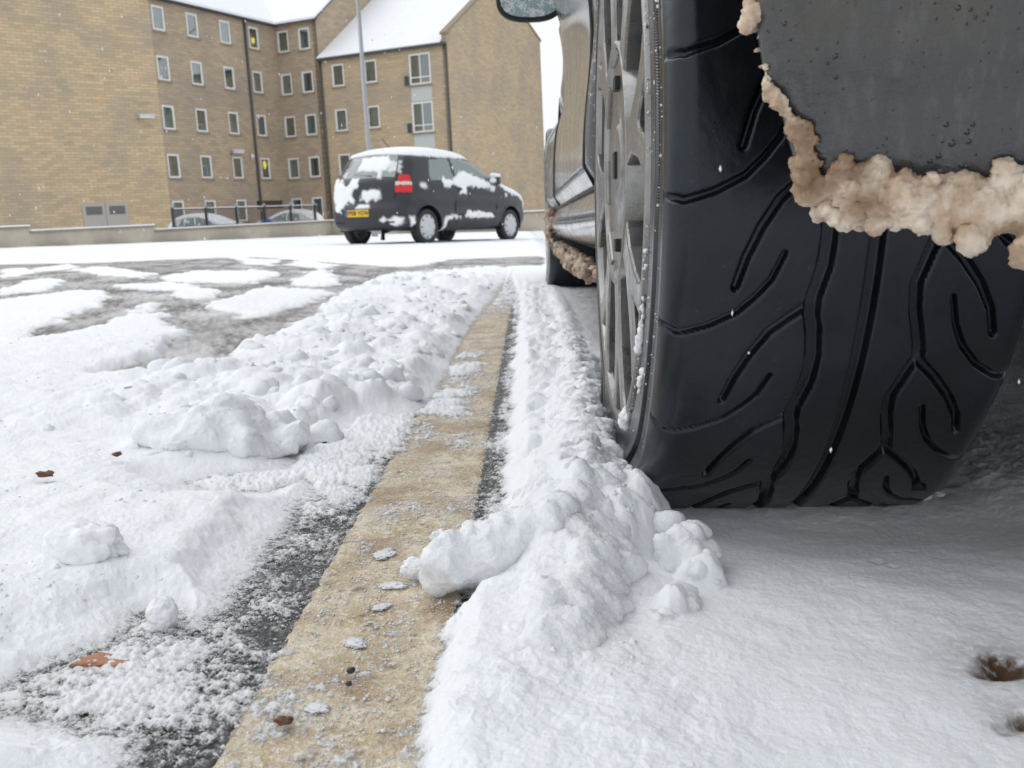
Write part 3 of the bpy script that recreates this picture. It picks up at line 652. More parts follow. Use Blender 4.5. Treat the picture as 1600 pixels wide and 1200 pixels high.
# lower wing
wing = empty('apartment_wing', Matrix.Translation(E0)); IW = wing.matrix_world.inverted()
tag(wing, 'lower three-storey stone wing with plain gable and glazed stair column', 'building')
L2 = 11.85-3.08; T2 = 6.5; fw = IW @ frame(E0, Wv)
holes = [(s-.43, s+.43, z-.65, z+.65) for s in (4.37-3.08, 6.66-3.08) for z in (8.55, 5.95, 3.32, .8)]
wins = list(holes); big = (9.30-3.08, 10.71-3.08)
holes += [(big[0], big[1], -.5, 9.22)]
link('wall', wall_mesh('wall', .004, L2, ZB, EW, holes), M['brick_wing'], wing, fw)
for h in wins: window(wing, fw, (h[0]+h[1])/2, (h[2]+h[3])/2, .86, 1.30)
for zc_, hh in ((8.36, 1.72), (5.68, 1.72), (3.0, 1.72)): 
    window(wing, fw, (big[0]+big[1])/2, zc_, big[1]-big[0], hh, mull=True)
for z0, z1 in ((6.56, 7.49), (3.88, 4.81), (-.5, 2.13)): link('panel', boxmesh('panel', [(big[0], big[1], .03, .08, z0+.006, z1-.006)], .008), M['panel_white'], wing, fw)
for zc_ in (7.75, 5.1): 
    link('guard_rail', boxmesh('guard_rail', [(big[0]-.32, big[0]-.06, -.08, .01, zc_-.25, zc_+.28)], .01), simple('rail_green', (.06, .085, .07), .5), wing, fw)
link('gutter', boxmesh('gutter', [(.02, L2, -.26, .0, EW-.14, EW+.0)], .03), M['gutter'], wing, fw)
link('drainpipe', tube('drainpipe', [(.12, -.09, EW-.15), (.12, -.09, ZB)], .07), M['drain'], wing, fw)
link('drainpipe', tube('drainpipe', [(L2-.07, -.09, EW-.15), (L2-.07, -.09, ZB)], .06), M['drain'], wing, fw)
G0 = E0+Wv*L2; GW = 13.6; EF = 11.4; PK = EW+T2*.66
prof = [(0, ZB), (GW, ZB), (GW, EF), (T2+.6, PK+.35), (.25, EW+.62), (.25, EW+.42), (0, EW+.42)]
link('gable_wall', prism('gable_wall', [(a, 0, b) for a, b in prof], (0, .32, 0)), M['brick_wing'], wing, IW @ frame(G0, U))
cop = [(0, EW+.425), (.25, EW+.625), (T2+.6, PK+.355), (GW, EF+.005), (GW+.12, EF-.02), (GW+.12, EF+.12), (T2+.6, PK+.5), (.2, EW+.74), (-.12, EW+.56), (-.12, EW+.43)]
link('coping', prism('coping', [(a, -.05, b) for a, b in cop], (0, .42, 0)), M['sill'], wing, IW @ frame(G0, U))
a_ = E0-U*.25+UZ*(EW-.17); b_ = G0-U*.25+UZ*(EW-.17)-Wv*.33; c_ = G0+U*T2+UZ*PK-Wv*.33; d_ = E0+U*T2+UZ*PK
a_ += Wv*.02; d_ += Wv*.02; e_ = c_+U*T2-UZ*T2*.3; f_2 = d_+U*T2-UZ*T2*.3
slab('roof', [a_, b_, c_, d_], .10, M['roof_dark'], wing, IW); slab('roof', [d_, c_, e_, f_2], .095, M['roof_dark'], wing, IW)
tag(slab('roof_snow', [p+UZ*.104 for p in (a_, b_, c_, d_)], .12, M['snow_far'], None, I3), 'snow sheet covering the front slope of the lower wing roof', 'snow', kind='stuff')
link('vent_cowl', boxmesh('vent_cowl', [(1.9, 2.15, -.1, .01, 2.6, 3.0)], .02), M['drain'], wing, IW @ frame(G0, U))
# security cameras
def seccam(P, d, s, z, flip, label):
    mw = frame(P, d)
    o = empty('security_camera', mw @ Matrix.Translation((s, 0, z))); tag(o, label, 'camera', 'security cameras on the walls')
    link('bracket', tube('bracket', [(0, .0, 0), (0, -.22, -.02), (flip*.06, -.28, .06)], .04, 8), M['grey_metal'], o)
    link('housing', boxmesh('housing', [(min(0, flip*.75), max(0, flip*.75), -.40, -.18, .02, .2)], .03), M['cam_white'], o)
    link('sun_shield', boxmesh('sun_shield', [(min(-flip*.03, flip*.82), max(-flip*.03, flip*.82), -.42, -.16, .205, .235)], .008), M['snow_far'], o)
seccam(AL, v46, -1.25, 5.7, 1, 'white security camera on the golden flank wall')
seccam(A0, U, 4.75, 4.1, 1, 'white security camera above the third window of the fourth row')
o = empty('security_camera', frame(A0, U) @ Matrix.Translation((6.45, 0, 4.0))); tag(o, 'small white dome camera beside the drainpipe', 'camera', 'security cameras on the walls')
v, f = ico(2); link('dome', npmesh('dome', v*np.array((.13, .13, .15)), f), M['cam_white'], o, Matrix.Translation((0, -.18, 0))); link('bracket', boxmesh('bracket', [(-.05, .05, -.15, 0, .05, .12)], .01), M['grey_metal'], o)

# ------------------------------------------------------------------ retaining wall, fence, lamp post
B0 = Vector((-14.433, 40, 0)); rw = empty('retaining_wall', Matrix.Translation(B0)); IR = rw.matrix_world.inverted()
tag(rw, 'low pale rendered wall with snow-topped coping at the car park edge', 'wall')
fr_ = IR @ frame(B0, U); Kp = 10.95; K0 = B0+U*Kp; fk = IR @ frame(K0, Wv)
secs = [(-16, -6.97, .43, fr_), (-6.97, -1.2, .26, fr_), (-1.2, Kp, .075, fr_), (0, 19, .06, fk)]
for i, (a, b, zt, fm_) in enumerate(secs):
    link('wall_panel', boxmesh('wall_panel', [(a+.004, (b-.004) if i < 2 else b+(.28 if i == 2 else 0), 0 if i < 3 else .002, .28, -2.4, zt-.09)]), M['render'], rw, fm_)
    x = a; k = 0
    while x < b-.05:
        e = min(x+1.8, b+(.0 if i != 2 else .3))
        if e-x > .1: link('coping_stone', boxmesh('coping_stone', [(x+.006, e-.006, -.07, .35, zt-.088, zt-.02)], .01), M['sill'], rw, fm_)
        x = e; k += 1
        if e >= b: break
    sn = boxmesh('coping_snow', [(a+.01, b-.01 if i < 2 else b+.2*(i == 2), -.08, .36, zt-.018, zt+.035)], .016)
    o = link('coping_snow', sn, M['snow_far'], mw=rw.matrix_world @ fm_)
    tag(o, ['snow strip on the highest, leftmost step of the low wall', 'snow strip on the middle step of the low wall', 'snow strip on the wall coping under the railings', 'snow strip on the far wall coping behind the dark hatchback'][i], 'snow', kind='stuff')
fence = empty('railing_fence', frame(B0, U) @ Matrix.Translation((0, .14, -.02))); tag(fence, 'dark metal railing fence standing on the low wall', 'fence')
FH = .92
for k in range(6):
    s = k*1.95+.05; p = link('post', boxmesh('post', [(s-.05, s+.05, -.05, .05, .0, FH)], .008), M['dark_metal'], fence)
    v, f = ico(2); link('finial', npmesh('finial', v*.07+np.array((s, 0, FH+.05)), f), M['grey_metal'], p)
for z in (.14, FH-.06): link('rail', boxmesh('rail', [(.0, 10.0, -.02, .02, z-.02, z+.02)]), M['dark_metal'], fence)
bars = [(s-.009, s+.009, -.009, .009, .16, FH-.082) for s in np.arange(.2, 9.9, .115)]
tag(link('bars', boxmesh('bars', bars), M['dark_metal'], fence), kind='stuff')
tag(link('railing_snow', boxmesh('railing_snow', [(.06, 10.0, -.03, .03, FH-.036, FH-.006)], .008), M['snow_far'], mw=fence.matrix_world), 'thin snow line along the top rail of the fence', 'snow', kind='stuff')
lp = empty('lamp_post', Matrix.Translation((-4.83, 31.0, -.75))); tag(lp, 'slim grey galvanised lamp post rising behind the dark hatchback', 'lamp post')
link('column', tube('column', [(0, 0, 0), (0, 0, 1.3), (0, 0, 1.34), (0, 0, 9.5)], [.105, .105, .078, .055], 14), M['grey_metal'], lp)
link('lamp_head', boxmesh('lamp_head', [(-.15, .15, -.75, .1, 9.45, 9.6)], .03), M['grey_metal'], lp)

# ------------------------------------------------------------------ cars
def chaikin(P, it=2):
    P = np.array(P, float)
    for _ in range(it):
        Q = np.roll(P, -1, 0); P = np.stack([.75*P+.25*Q, .25*P+.75*Q], 1).reshape(-1, 2)
    return P
def resample(P, n):
    P = np.vstack([P, P[:1]]); L = np.r_[0, np.cumsum(np.linalg.norm(np.diff(P, axis=0), axis=1))]
    s = np.linspace(0, L[-1], n, endpoint=False); return np.stack([np.interp(s, L, P[:, 0]), np.interp(s, L, P[:, 1])], -1)
def car_surface(sil, Wf, spine, rr=.11, n=560, nq=38, nv=56, crown=.03):
    S = resample(chaikin(sil), n); T = np.roll(S, -1, 0)-np.roll(S, 1, 0); T /= np.linalg.norm(T, axis=1)[:, None]; N = np.stack([-T[:, 1], T[:, 0]], -1)
    if (N*(S-S.mean(0))).sum() < 0: N = -N
    Sp = np.stack([np.clip(S[:, 0], spine[0], spine[1]), np.full(n, spine[2])], -1); D = np.linalg.norm(S-Sp, axis=1)
    q = np.linspace(0, 1, nq)**1.35
    XZ = S[:, None]+q[None, :, None]*(Sp-S)[:, None]; d = q[None]*D[:, None]
    w = Wf(XZ[..., 0], XZ[..., 1]); y = np.where(d < rr, w-rr+np.sqrt(np.maximum(0, rr*rr-(rr-np.minimum(d, rr))**2)), w)
    v = np.linspace(-1, 1, nv+2)[1:-1]; ye = Wf(S[:, 0], S[:, 1])-rr
    sk = S[:, None]+N[:, None]*(crown*(1-v**2)*np.where(S[:, 1] < .3, 0, 1)[:, None])[..., None]
    X = np.concatenate([XZ[:, ::-1, 0], sk[..., 0], XZ[..., 0]], 1); Z = np.concatenate([XZ[:, ::-1, 1], sk[..., 1], XZ[..., 1]], 1)
    Y = np.concatenate([-y[:, ::-1], v[None]*ye[:, None], y], 1)
    P = np.stack([X, Y, Z], -1); nk = P.shape[1]
    du = np.roll(P, -1, 0)-np.roll(P, 1, 0); dv = np.gradient(P, axis=1); NN = np.cross(du, dv); NN /= np.linalg.norm(NN, axis=-1)[..., None]+1e-9
    if (NN*(P-P.reshape(-1, 3).mean(0))).sum() < 0: NN = -NN
    I, J = np.meshgrid(np.arange(n), np.arange(nk-1), indexing='ij'); a = I*nk+J; b = ((I+1) % n)*nk+J
    F = np.stack([a, a+1, b+1, b], -1).reshape(-1, 4)
    isskin = ((J >= nq) & (J < nq+nv-1)).ravel()
    V = P.reshape(-1, 3); return V, F, NN.reshape(-1, 3), V[F].mean(1), isskin
def inpoly(x, y, poly): return sd_poly(x, y, poly, .5)
def piece(name, V, F, m, mat, parent, off=None):
    v, f = compact(V if off is None else V+off, F[m]); return link(name, npmesh(name, v, f), mat, parent)
def paint(name, col, dirt=.25, rough=.22, coat=.6, speck=0.):
    t = NT(name); c = t.co(); n = t.noise(c, 5, 5, .65); n2 = t.noise(c, 90, 3)
    k = t.mix(t.ramp(n, .5, .8, 0, dirt), col, (.20, .18, .15)); 
    if speck: k = t.mix(t.ramp(t.math('MULTIPLY', t.noise(c, 170, 3, .7), t.ramp(t.noise(c, 7, 3), .3, .7, .8, 1.15)), .58, .66, 0, speck), k, (.46, .43, .39)); k = t.mix(t.ramp(t.noise(c, 60, 4, .7), .60, .70, 0, .6), k, (.03, .028, .026))
    return t.done(t.bsdf(Base_Color=k, Roughness=t.ramp(n, .35, .75, rough, rough+.3), Coat_Weight=coat, Coat_Roughness=.12, Normal=t.bump(n2, .015, .001)))
M['paint_dark'] = paint('paint_charcoal', (.0085, .0105, .016), .05, .28, .3); M['paint_white'] = paint('paint_white', (.62, .63, .65), .1); M['paint_silver'] = paint('paint_gunmetal', (.070, .072, .075), .35, .20, .8, .8)
M['rubber'] = simple('rubber_far', (.018, .018, .019), .6); M['black'] = simple('black_plastic', (.012, .012, .013), .6); M['chrome'] = simple('silver_cover', (.55, .56, .57), .38, .4)
t = NT('car_glass'); M['car_glass'] = t.done(t.bsdf(Base_Color=(.15, .20, .185), Roughness=.10, Specular_IOR_Level=.9, Coat_Weight=.5))
M['red'] = simple('lamp_red', (.62, .015, .02), .2, var=.2, vscale=25); M['clear'] = simple('lamp_clear', (.6, .57, .54), .2); M['yellow'] = simple('plate_yellow', (.80, .50, .02), .4, var=.05); M['blue'] = simple('plate_blue', (.03, .10, .35), .4)
def wheel(parent, x, y, R, wid, side, slots=9, cover='chrome'):
    """wheel with tyre and cover; side = +1 outer face towards +y"""
    mw = Matrix.Translation((x, y, R)) @ Matrix.Rotation(side*pi/2, 4, 'Z')
    # lathe axis is local x, outer face towards +x
    rc = R*.70
    o = link('wheel', lathe('wheel', [(.01, .001), (.018, .03), (.016, rc*.45), (.004, rc*.8), (-.002, rc*.97), (-.014, rc), (-wid*.9, rc)], 48), M[cover], parent, mw)
    link('tyre', lathe('tyre', [(-.012, rc), (-.004, rc*1.04), (.004, R*.82), (.0, R*.93), (-.02, R*.985), (-.03, R), (-wid+.03, R), (-wid+.02, R*.985), (-wid, R*.9), (-wid+.01, rc)], 56), M['rubber'], o)
    for k in range(slots):
        a = 2*pi*k/slots+.2; p = Matrix.Rotation(a, 4, 'X') @ Matrix.Translation((-.006, 0, rc*.83))
        link('slot', WS, None, o, p)
    return o
WS = boxmesh('slot', [(-.004, .013, -.011, .011, -.020, .020)], .003); WS.materials.append(M['black'])
def liner(parent, x, y, R, wid, side):
    mw = Matrix.Translation((x, y, .30)) @ Matrix.Rotation(side*pi/2, 4, 'Z')
    link('wheel_arch', lathe('wheel_arch', [(-.012, R), (-wid, R), (-wid, .02)], 40, -.2, pi+.2), M['black'], parent, mw)

def arch_lip(parent, xw, zw, R, Wf, s, rad, mat, a0=-.05, a1=pi+.05):
    A_ = np.linspace(a0, a1, 40); pts = [(xw+R*cos(q), s*(float(Wf(np.array([xw+R*cos(q)]), np.array([zw+R*sin(q)]))[0])-rad*.35), zw+R*sin(q)) for q in A_]
    link('arch_lip', tube('arch_lip', pts, rad, 10), mat, parent)
# --- dark hatchback in the middle distance
SIL = [(.12, .25), (.03, .30), (-.005, .40), (-.005, .56), (.035, .64), (.06, .70), (.075, .95), (.12, 1.06), (.32, 1.40), (.42, 1.475), (.75, 1.525), (1.25, 1.545), (1.7, 1.515), (2.05, 1.43), (2.75, 1.06), (2.92, .99), (3.3, .92), (3.55, .82), (3.66, .68), (3.70, .52), (3.70, .38), (3.65, .27), (3.5, .22), (.5, .22)]
def Wfar(x, z):
    w = .83-.10*np.clip((np.abs(x-1.85)-1.0)/.95, 0, 1)**2.2-.30*np.clip(z-.98, 0, 1)-.10*np.clip(.42-z, 0, 1)
    return w+.010*np.exp(-((z-.72)/.05)**2)-.012*np.exp(-((z-.60)/.06)**2)
V, F, N, C, SK = car_surface(SIL, Wfar, (.62, 3.1, .66), rr=.17, n=440, nq=36, nv=44, crown=.045)
TH = radians(32); far_mw = RG @ Matrix.Translation((-2.26, 16.15, -.052)) @ Matrix.Rotation(pi/2-TH, 4, 'Z') @ Matrix.Translation((-.62, 0, 0))
far = empty('hatchback_car', far_mw); tag(far, 'dark grey three-door hatchback with patchy snow and yellow rear plate', 'car')
x, y, z = C.T; side = ~SK & (np.abs(y) > .4)
QW = [(.72, 1.03), (.70, 1.10), (.80, 1.37), (1.32, 1.405), (1.36, 1.02)]; DW = [(1.43, 1.02), (1.40, 1.405), (1.75, 1.405), (2.05, 1.33), (2.55, 1.06), (2.58, 1.01)]
arch = (np.hypot(x-.62, z-.30) < .345) & (np.abs(y) > .5) | (np.hypot(x-3.085, z-.30) < .345) & (np.abs(y) > .5)
qg = side & (inpoly(x, z, QW) > 0); dg = side & (inpoly(x, z, DW) > 0)
rgl = SK & (x < .6) & (z > 1.08) & (z < 1.43) & (np.abs(y) < .60-.25*(z-1.08)); wsg = SK & (x > 2.05) & (x < 2.74) & (z > 1.08) & (np.abs(y) < .62)
tlm = (x < .36) & (z > .83) & (z < 1.10) & (np.abs(y) > .615) & (x < .24) & (x < .11+.9*np.clip(.75-np.abs(z-.97)*3, 0, .3))
bmp = (z < .635) & (x < .30) & ~arch; bmf = (z < .55) & (x > 3.5) & ~arch
rest = ~(arch | qg | dg | rgl | wsg | tlm | bmp | bmf)
dr = rest & side & (x > 1.36) & (x < 2.60) & (z > .30) & (z < 1.02)
body = piece('body', V, F, rest & ~dr, M['paint_dark'], far)
for s in (-1, 1):
    d_ = piece('door', V, F, dr & (y*s > 0), M['paint_dark'], far)
    hz = link('door_handle', boxmesh('door_handle', [(1.44, 1.62, s*.815 if s > 0 else -.85, .85 if s > 0 else s*.815, .885, .925)], .01), M['paint_dark'], d_)
    link('seam', tube('seam', [(1.365, s*.79, 1.0), (1.36, s*.839, .72), (1.36, s*.824, .5), (1.38, s*.822, .32)], .006, 6), M['black'], d_)
    link('seam', tube('seam', [(2.6, s*.79, .98), (2.61, s*.832, .72), (2.60, s*.816, .5), (2.57, s*.808, .32)], .006, 6), M['black'], d_)
    link('rubbing_strip', boxmesh('rubbing_strip', [(1.4, 2.56, min(s*.80, s*.833), max(s*.80, s*.833), .455, .50)], .006), M['black'], d_)
    piece('side_window', V, F, qg & (y*s > 0), M['car_glass'], far); piece('side_window', V, F, dg & (y*s > 0), M['car_glass'], far)
    tl = piece('tail_light', V, F, tlm & (y*s > 0), M['red'], far, N*.012)
    piece('lens', V, F, tlm & (y*s > 0) & (z > .945) & (z < .99), M['clear'], tl, N*.018)
    mi = link('door_mirror', boxmesh('door_mirror', [(2.38, 2.50, min(s*.80, s*1.0), max(s*.80, s*1.0), .99, 1.14)], .045), M['paint_dark'], far)
    link('mirror_glass', boxmesh('mirror_glass', [(2.372, 2.379, min(s*.84, s*.98), max(s*.84, s*.98), 1.01, 1.12)]), M['car_glass'], mi)
    for xw in (.62, 3.085): liner(far, xw, s*.80, .35, .3, s); wheel(far, xw, s*.80, .29, .17, s); arch_lip(far, xw, .30, .348, Wfar, s, .018, M['paint_dark'])
piece('rear_window', V, F, rgl, M['car_glass'], far); piece('windscreen', V, F, wsg, M['car_glass'], far)
rb = piece('rear_bumper', V, F, bmp, M['paint_dark'], far); piece('front_bumper', V, F, bmf, M['paint_dark'], far)
link('bumper_seam', boxmesh('bumper_seam', [(-.02, .03, -.62, .62, .36, .385)], .008), M['black'], rb)
link('exhaust', tube('exhaust', [(.5, -.12, .26), (.3, -.12, .22), (.28, -.12, .09)], .035, 10), M['black'], far)
pl = link('number_plate', boxmesh('number_plate', [(-.052, -.035, -.13, .33, .465, .575)], .004), M['yellow'], far)
link('plate_band', boxmesh('plate_band', [(-.0545, -.040, .333, .375, .467, .573)], .003), M['blue'], pl)
cu = bpy.data.curves.new('plate_text', 'FONT'); cu.body = 'YP08 YGW'; cu.size = .098; cu.align_x = 'CENTER'; cu.align_y = 'CENTER'; cu.extrude = .0008; cu.offset = .0016
to = bpy.data.objects.new('plate_text', cu); COL.objects.link(to); bpy.context.view_layer.update()
tm = bpy.data.meshes.new_from_object(to); bpy.data.objects.remove(to)
link('plate_text', tm, M['black'], pl, Matrix.Translation((-.0535, .10, .52)) @ Matrix(((0, 0, -1, 0), (-1, 0, 0, 0), (0, 1, 0, 0), (0, 0, 0, 1))))
for yy in (-1, 1): link('tailgate_seam', tube('tailgate_seam', [(.062, yy*.56, .66), (.055, yy*.60, .82), (.085, yy*.585, 1.04), (.2, yy*.55, 1.24), (.30, yy*.50, 1.42)], .007, 6), M['black'], far)
link('wiper', tube('wiper', [(.10, -.1, 1.10), (.12, .15, 1.12), (.14, .3, 1.14)], .012, 6), M['black'], far)
link('aerial', tube('aerial', [(.75, 0, 1.54), (.5, 0, 1.72)], .006, 6), M['black'], far)
def car_snow(V, F, N, C, thick, label, mw, res=1, seed=0, mat='snow_far', amp=.25):
    tv = thick(V[:, 0], V[:, 1], V[:, 2], N); m = tv[F].max(1) > .0008
    tv = np.where(tv > 0, tv*(1+amp*fbm3(V*22+seed, 3, seed)), -.001)
    v, f, tc = compact(V+N*np.maximum(tv, -.001)[:, None], F[m], tv); me = npmesh('car_snow', v, f); addattr(me, 'thick', np.maximum(tc, 0)*.35); addattr(me, 'stain', tc*0); o = link('car_snow', me, M['snow'], mw=mw); tag(o, label, 'snow', kind='stuff'); return o
SIDEP = [([(.95, 1.08), (1.3, 1.06), (1.45, 1.14), (1.55, 1.20), (1.8, 1.16), (2.2, 1.09), (2.55, .98), (2.52, .90), (2.2, .93), (1.9, .97), (1.6, .94), (1.4, .98), (1.1, .93), (1.0, 1.0)], .03, .05),
 ([(1.48, .83), (1.66, .84), (1.66, .96), (1.52, .97)], .04, .03), ([(1.1, .46), (1.3, .5), (1.5, .47), (1.5, .42), (1.25, .43), (1.12, .40), (1.1, .25), (1.03, .18), (1.02, .4)], .02, .04),
 ([(1.62, .44), (1.7, .54), (2.0, .53), (2.4, .52), (2.5, .44), (2.2, .42), (1.8, .43)], .03, .04), ([(3.05, .95), (3.4, .90), (3.7, .72), (3.62, .56), (3.5, .70), (3.3, .84)], .03, .05), ([(2.86, .8), (2.93, .8), (2.93, .86), (2.86, .86)], .02, .01), ([(.42, .98), (.55, 1.0), (.6, .9), (.45, .9)], .015, .03), ([(.30, .28), (.2, .34), (.16, .46), (.3, .44)], .025, .03)]
REARP = [([(.24, 1.19), (.22, 1.40), (-.30, 1.42), (-.40, 1.30), (-.36, 1.17), (-.05, 1.17)], .03, .03), ([(-.38, 1.32), (-.58, 1.36), (-.6, 1.16), (-.45, 1.12), (-.36, 1.18)], .012, .08), ([(-.28, 1.2), (-.2, 1.2), (-.22, 1.06), (-.30, 1.06)], .02, .02),
 ([(.75, 1.10), (.55, 1.06), (.42, .90), (.35, 1.03), (.16, 1.06), (.13, .95), (.3, .88), (.22, .72), (.42, .66), (.52, .55), (.6, .54), (.72, .72)], .035, .06), ([(.10, .72), (.06, .86), (-.12, .90), (-.3, .87), (-.32, .72), (-.1, .70)], .022, .05),
 ([(.16, .595), (-.14, .60), (-.12, .66), (.12, .66)], .025, .02), ([(-.34, .40), (-.42, .46), (-.5, .42), (-.6, .46), (-.75, .44), (-.72, .36), (-.6, .29), (-.5, .38), (-.4, .36)], .02, .03), ([(.6, 1.12), (.5, 1.22), (.42, 1.2), (.5, 1.1)], .015, .06)]
def far_thick(x, y, z, N):
    nz = 1.25*fbm3(np.stack([x, y, z], -1)*17, 4, 4); t = np.zeros_like(x)
    t = np.maximum(t, .032*sst(.62, .85, N[:, 2])*sst(1.40, 1.46, z+.01*nz))
    t = np.maximum(t, .035*sst(.35, .6, N[:, 2]+.3*nz)*(x > 2.75)*sst(.7, .8, z))
    t = np.maximum(t, .022*sst(1.40, 1.45, z+.015*nz)*(x > .45))
    for p, h, k in SIDEP: t = np.maximum(t, .75*h*sst(-.03, .05, sd_poly(x, z, p, .3)+k*nz)*(y < -.5))
    for p, h, k in REARP: t = np.maximum(t, .75*h*sst(-.03, .05, sd_poly(y, z, p, .3)+k*nz)*(x < .45))
    t = np.maximum(t, .03*(x > 2.1)*sst(.1, .3, nz+.15)*(z > .9)*SKV)
    return t
SKV = np.zeros(len(V)); SKV[np.unique(F[SK])] = 1
car_snow(V, F, N, C, far_thick, 'snow on the roof and clinging in patches to the dark hatchback', far_mw, seed=2)
tag(blob('snow_cap', (0, 0, 0), (.09, .10, .045), 'snow cap on the door mirror of the dark hatchback', 'snow', M['snow_far'], 61, .3, sub=3), kind='stuff').matrix_world = far_mw @ Matrix.Translation((2.44, -.90, 1.15))
tag(blob('snow_cap', (0, 0, 0), (.012, .07, .05), 'snow stuck in the door mirror glass of the dark hatchback', 'snow', M['snow_far'], 62, .5, sub=3), kind='stuff').matrix_world = far_mw @ Matrix.Translation((2.366, -.91, 1.07))

# --- two white cars behind the railings
SW = [(.1, .25), (.0, .4), (.0, .6), (.05, .85), (.35, 1.22), (.7, 1.40), (1.3, 1.47), (2.0, 1.42), (2.85, 1.0), (3.5, .88), (4.0, .72), (4.1, .5), (4.05, .28), (3.8, .22), (.4, .22)]
def Wwh(x, z): return .86-.10*np.clip((np.abs(x-2.05)-1.1)/1.0, 0, 1)**2.2-.32*np.clip(z-.92, 0, 1)-.1*np.clip(.4-z, 0, 1)
V2, F2_, N2, C2, SK2 = car_surface(SW, Wwh, (.7, 3.4, .6), n=260, nq=20, nv=24)
GLS = [[(.72, .96), (.85, 1.27), (1.5, 1.34), (1.52, .95)], [(1.6, .95), (1.58, 1.34), (1.95, 1.30), (2.6, .98)]]
SKV2 = np.zeros(len(V2)); SKV2[np.unique(F2_[SK2])] = 1
for i, (px_, py_, pz_, rot, lb, lb2) in enumerate([(-17.0, 47.0, -.83, radians(-12), 'white snow-covered car behind the left end of the railings', 'snow on the white car at the left end of the railings'),
                                   (-11.2, 53.0, -.80, radians(165), 'white snow-covered car behind the middle of the railings', 'snow on the white car behind the middle of the railings')]):
    mw = Matrix.Translation((px_, py_, pz_)) @ Matrix.Rotation(rot, 4, 'Z'); o = empty('parked_car', mw); tag(o, lb, 'car', 'white cars behind the railings')
    x, y, z = C2.T; sd = ~SK2 & (np.abs(y) > .4); g = np.zeros(len(x), bool)
    for p in GLS: g |= sd & (inpoly(x, z, p) > 0)
    ar = ((np.hypot(x-.8, z-.3) < .34) | (np.hypot(x-3.3, z-.3) < .34)) & (np.abs(y) > .5)
    w_ = SK2 & (x > 2.05) & (x < 2.8) & (z > .98) & (np.abs(y) < .62)
    piece('body', V2, F2_, ~(g | ar | w_), M['paint_white'], o)
    for s in (-1, 1):
        piece('side_window', V2, F2_, g & (y*s > 0), M['car_glass'], o)
        for xw in (.8, 3.3): liner(o, xw, s*.83, .34, .3, s); wheel(o, xw, s*.83, .30, .18, s, 0)
    piece('windscreen', V2, F2_, w_, M['car_glass'], o)
    car_snow(V2, F2_, N2, C2, lambda x, y, z, N: np.maximum(.06*sst(.35, .7, N[:, 2]+.25*fbm3(np.stack([x, y, z], -1)*5+i*9, 2, 7))*(z > .75), .03*SKV2*(z > .8)), lb2, mw, seed=5+i)
blue = blob('blue_cover', (0, 0, 0), (.28, .12, .2), 'blue plastic sheet on the white car behind the middle of the railings', 'cover', simple('blue_sheet', (.03, .14, .42), .4), 63, .4, sub=3)
blue.matrix_world = Matrix.Translation((-13.9, 52.2, .12))

# ------------------------------------------------------------------ the near car: rear-left wheel, bumper corner, flank
AXC, AXZ, RT = .82, .2670, .290
near_mw = RG @ Matrix.Translation((.91, .07, 0)) @ Matrix.Rotation(pi/2, 4, 'Z')
near = empty('dirty_car', near_mw); tag(near, 'dirty dark car in the foreground with big grooved rear tyre and alloy wheel', 'car')
def linkG(name, me, mat, parent, loc=(0, 0, 0)):
    o = bpy.data.objects.new(name, me); COL.objects.link(o)
    if mat is not None and not me.materials: me.materials.append(mat)
    o.parent = parent; base = near_mw if parent is near else RG
    o.matrix_parent_inverse = base.inverted(); o.matrix_basis = RG @ Matrix.Translation(loc if name != 'wheel' else (-.006, 0, 0)) if parent is near else RG
    return o
# materials
t = NT('tyre_rubber'); c = t.co(); n = t.noise(c, 30, 4, .6); n2 = t.noise(c, 900, 3, .7); n3 = t.noise(c, 140, 4, .6); n4 = t.noise(c, 9, 4, .6)
col = t.mix(t.ramp(n, .35, .7), (.005, .0057, .0072), (.010, .0118, .0150)); col = t.mix(t.ramp(n3, .66, .78, 0, .5), col, (.07, .068, .066))
M['tyre'] = t.done(t.bsdf(Base_Color=col, Roughness=t.ramp(n4, .35, .65, .20, .36), Specular_IOR_Level=.45, Specular_Tint=(.80, .90, 1.0), Coat_Weight=.16, Coat_Roughness=.18, Normal=t.bump(t.math('ADD', n2, n3), .22, .0006)))
t = NT('alloy'); c = t.co(); n = t.noise(c, 45, 5, .7); n2 = t.noise(c, 400, 3)
col = t.mix(t.ramp(n, .45, .75, 0, .6), (.30, .297, .292), (.15, .138, .12))
M['alloy'] = t.done(t.bsdf(Base_Color=col, Metallic=.92, Roughness=t.ramp(n, .3, .7, .22, .45), Normal=t.bump(n2, .2, .0006)))
t = NT('bumper_plastic'); c = t.co(); n = t.noise(c, 22, 5, .7); v = t.voro(c, 230); v2 = t.voro(c, 90); n3 = t.noise(c, 120, 4, .7)
sp = t.n('ShaderNodeSeparateXYZ'); t.set(sp.inputs[0], c)
mud = t.math('MULTIPLY', t.ramp(sp.outputs[2], .262, .325), t.ramp(n, .38, .6))
col = t.mix(t.ramp(n3, .6, .75, 0, .5), (.036, .038, .042), (.11, .105, .098)); col = t.mix(mud, col, (.060, .052, .030)); col = t.mix(t.ramp(t.noise(c, 70, 3), .64, .74, 0, .7), col, (.012, .012, .012))
mp_ = t.n('ShaderNodeMapping'); t.set(mp_.inputs[0], c); mp_.inputs['Scale'].default_value = (150, 150, 9); stk = t.noise(mp_.outputs[0], 1., 4, .6)
col = t.mix(t.ramp(stk, .52, .68, 0, .45), col, (.09, .088, .082)); col = t.mix(t.ramp(stk, .30, .42, .5, 0), col, (.022, .022, .024))
dro = t.ramp(t.math('MULTIPLY', v, t.ramp(t.noise(c, 26, 3), .45, .62, 3.2, .8)), .12, .34, 1., 0.)
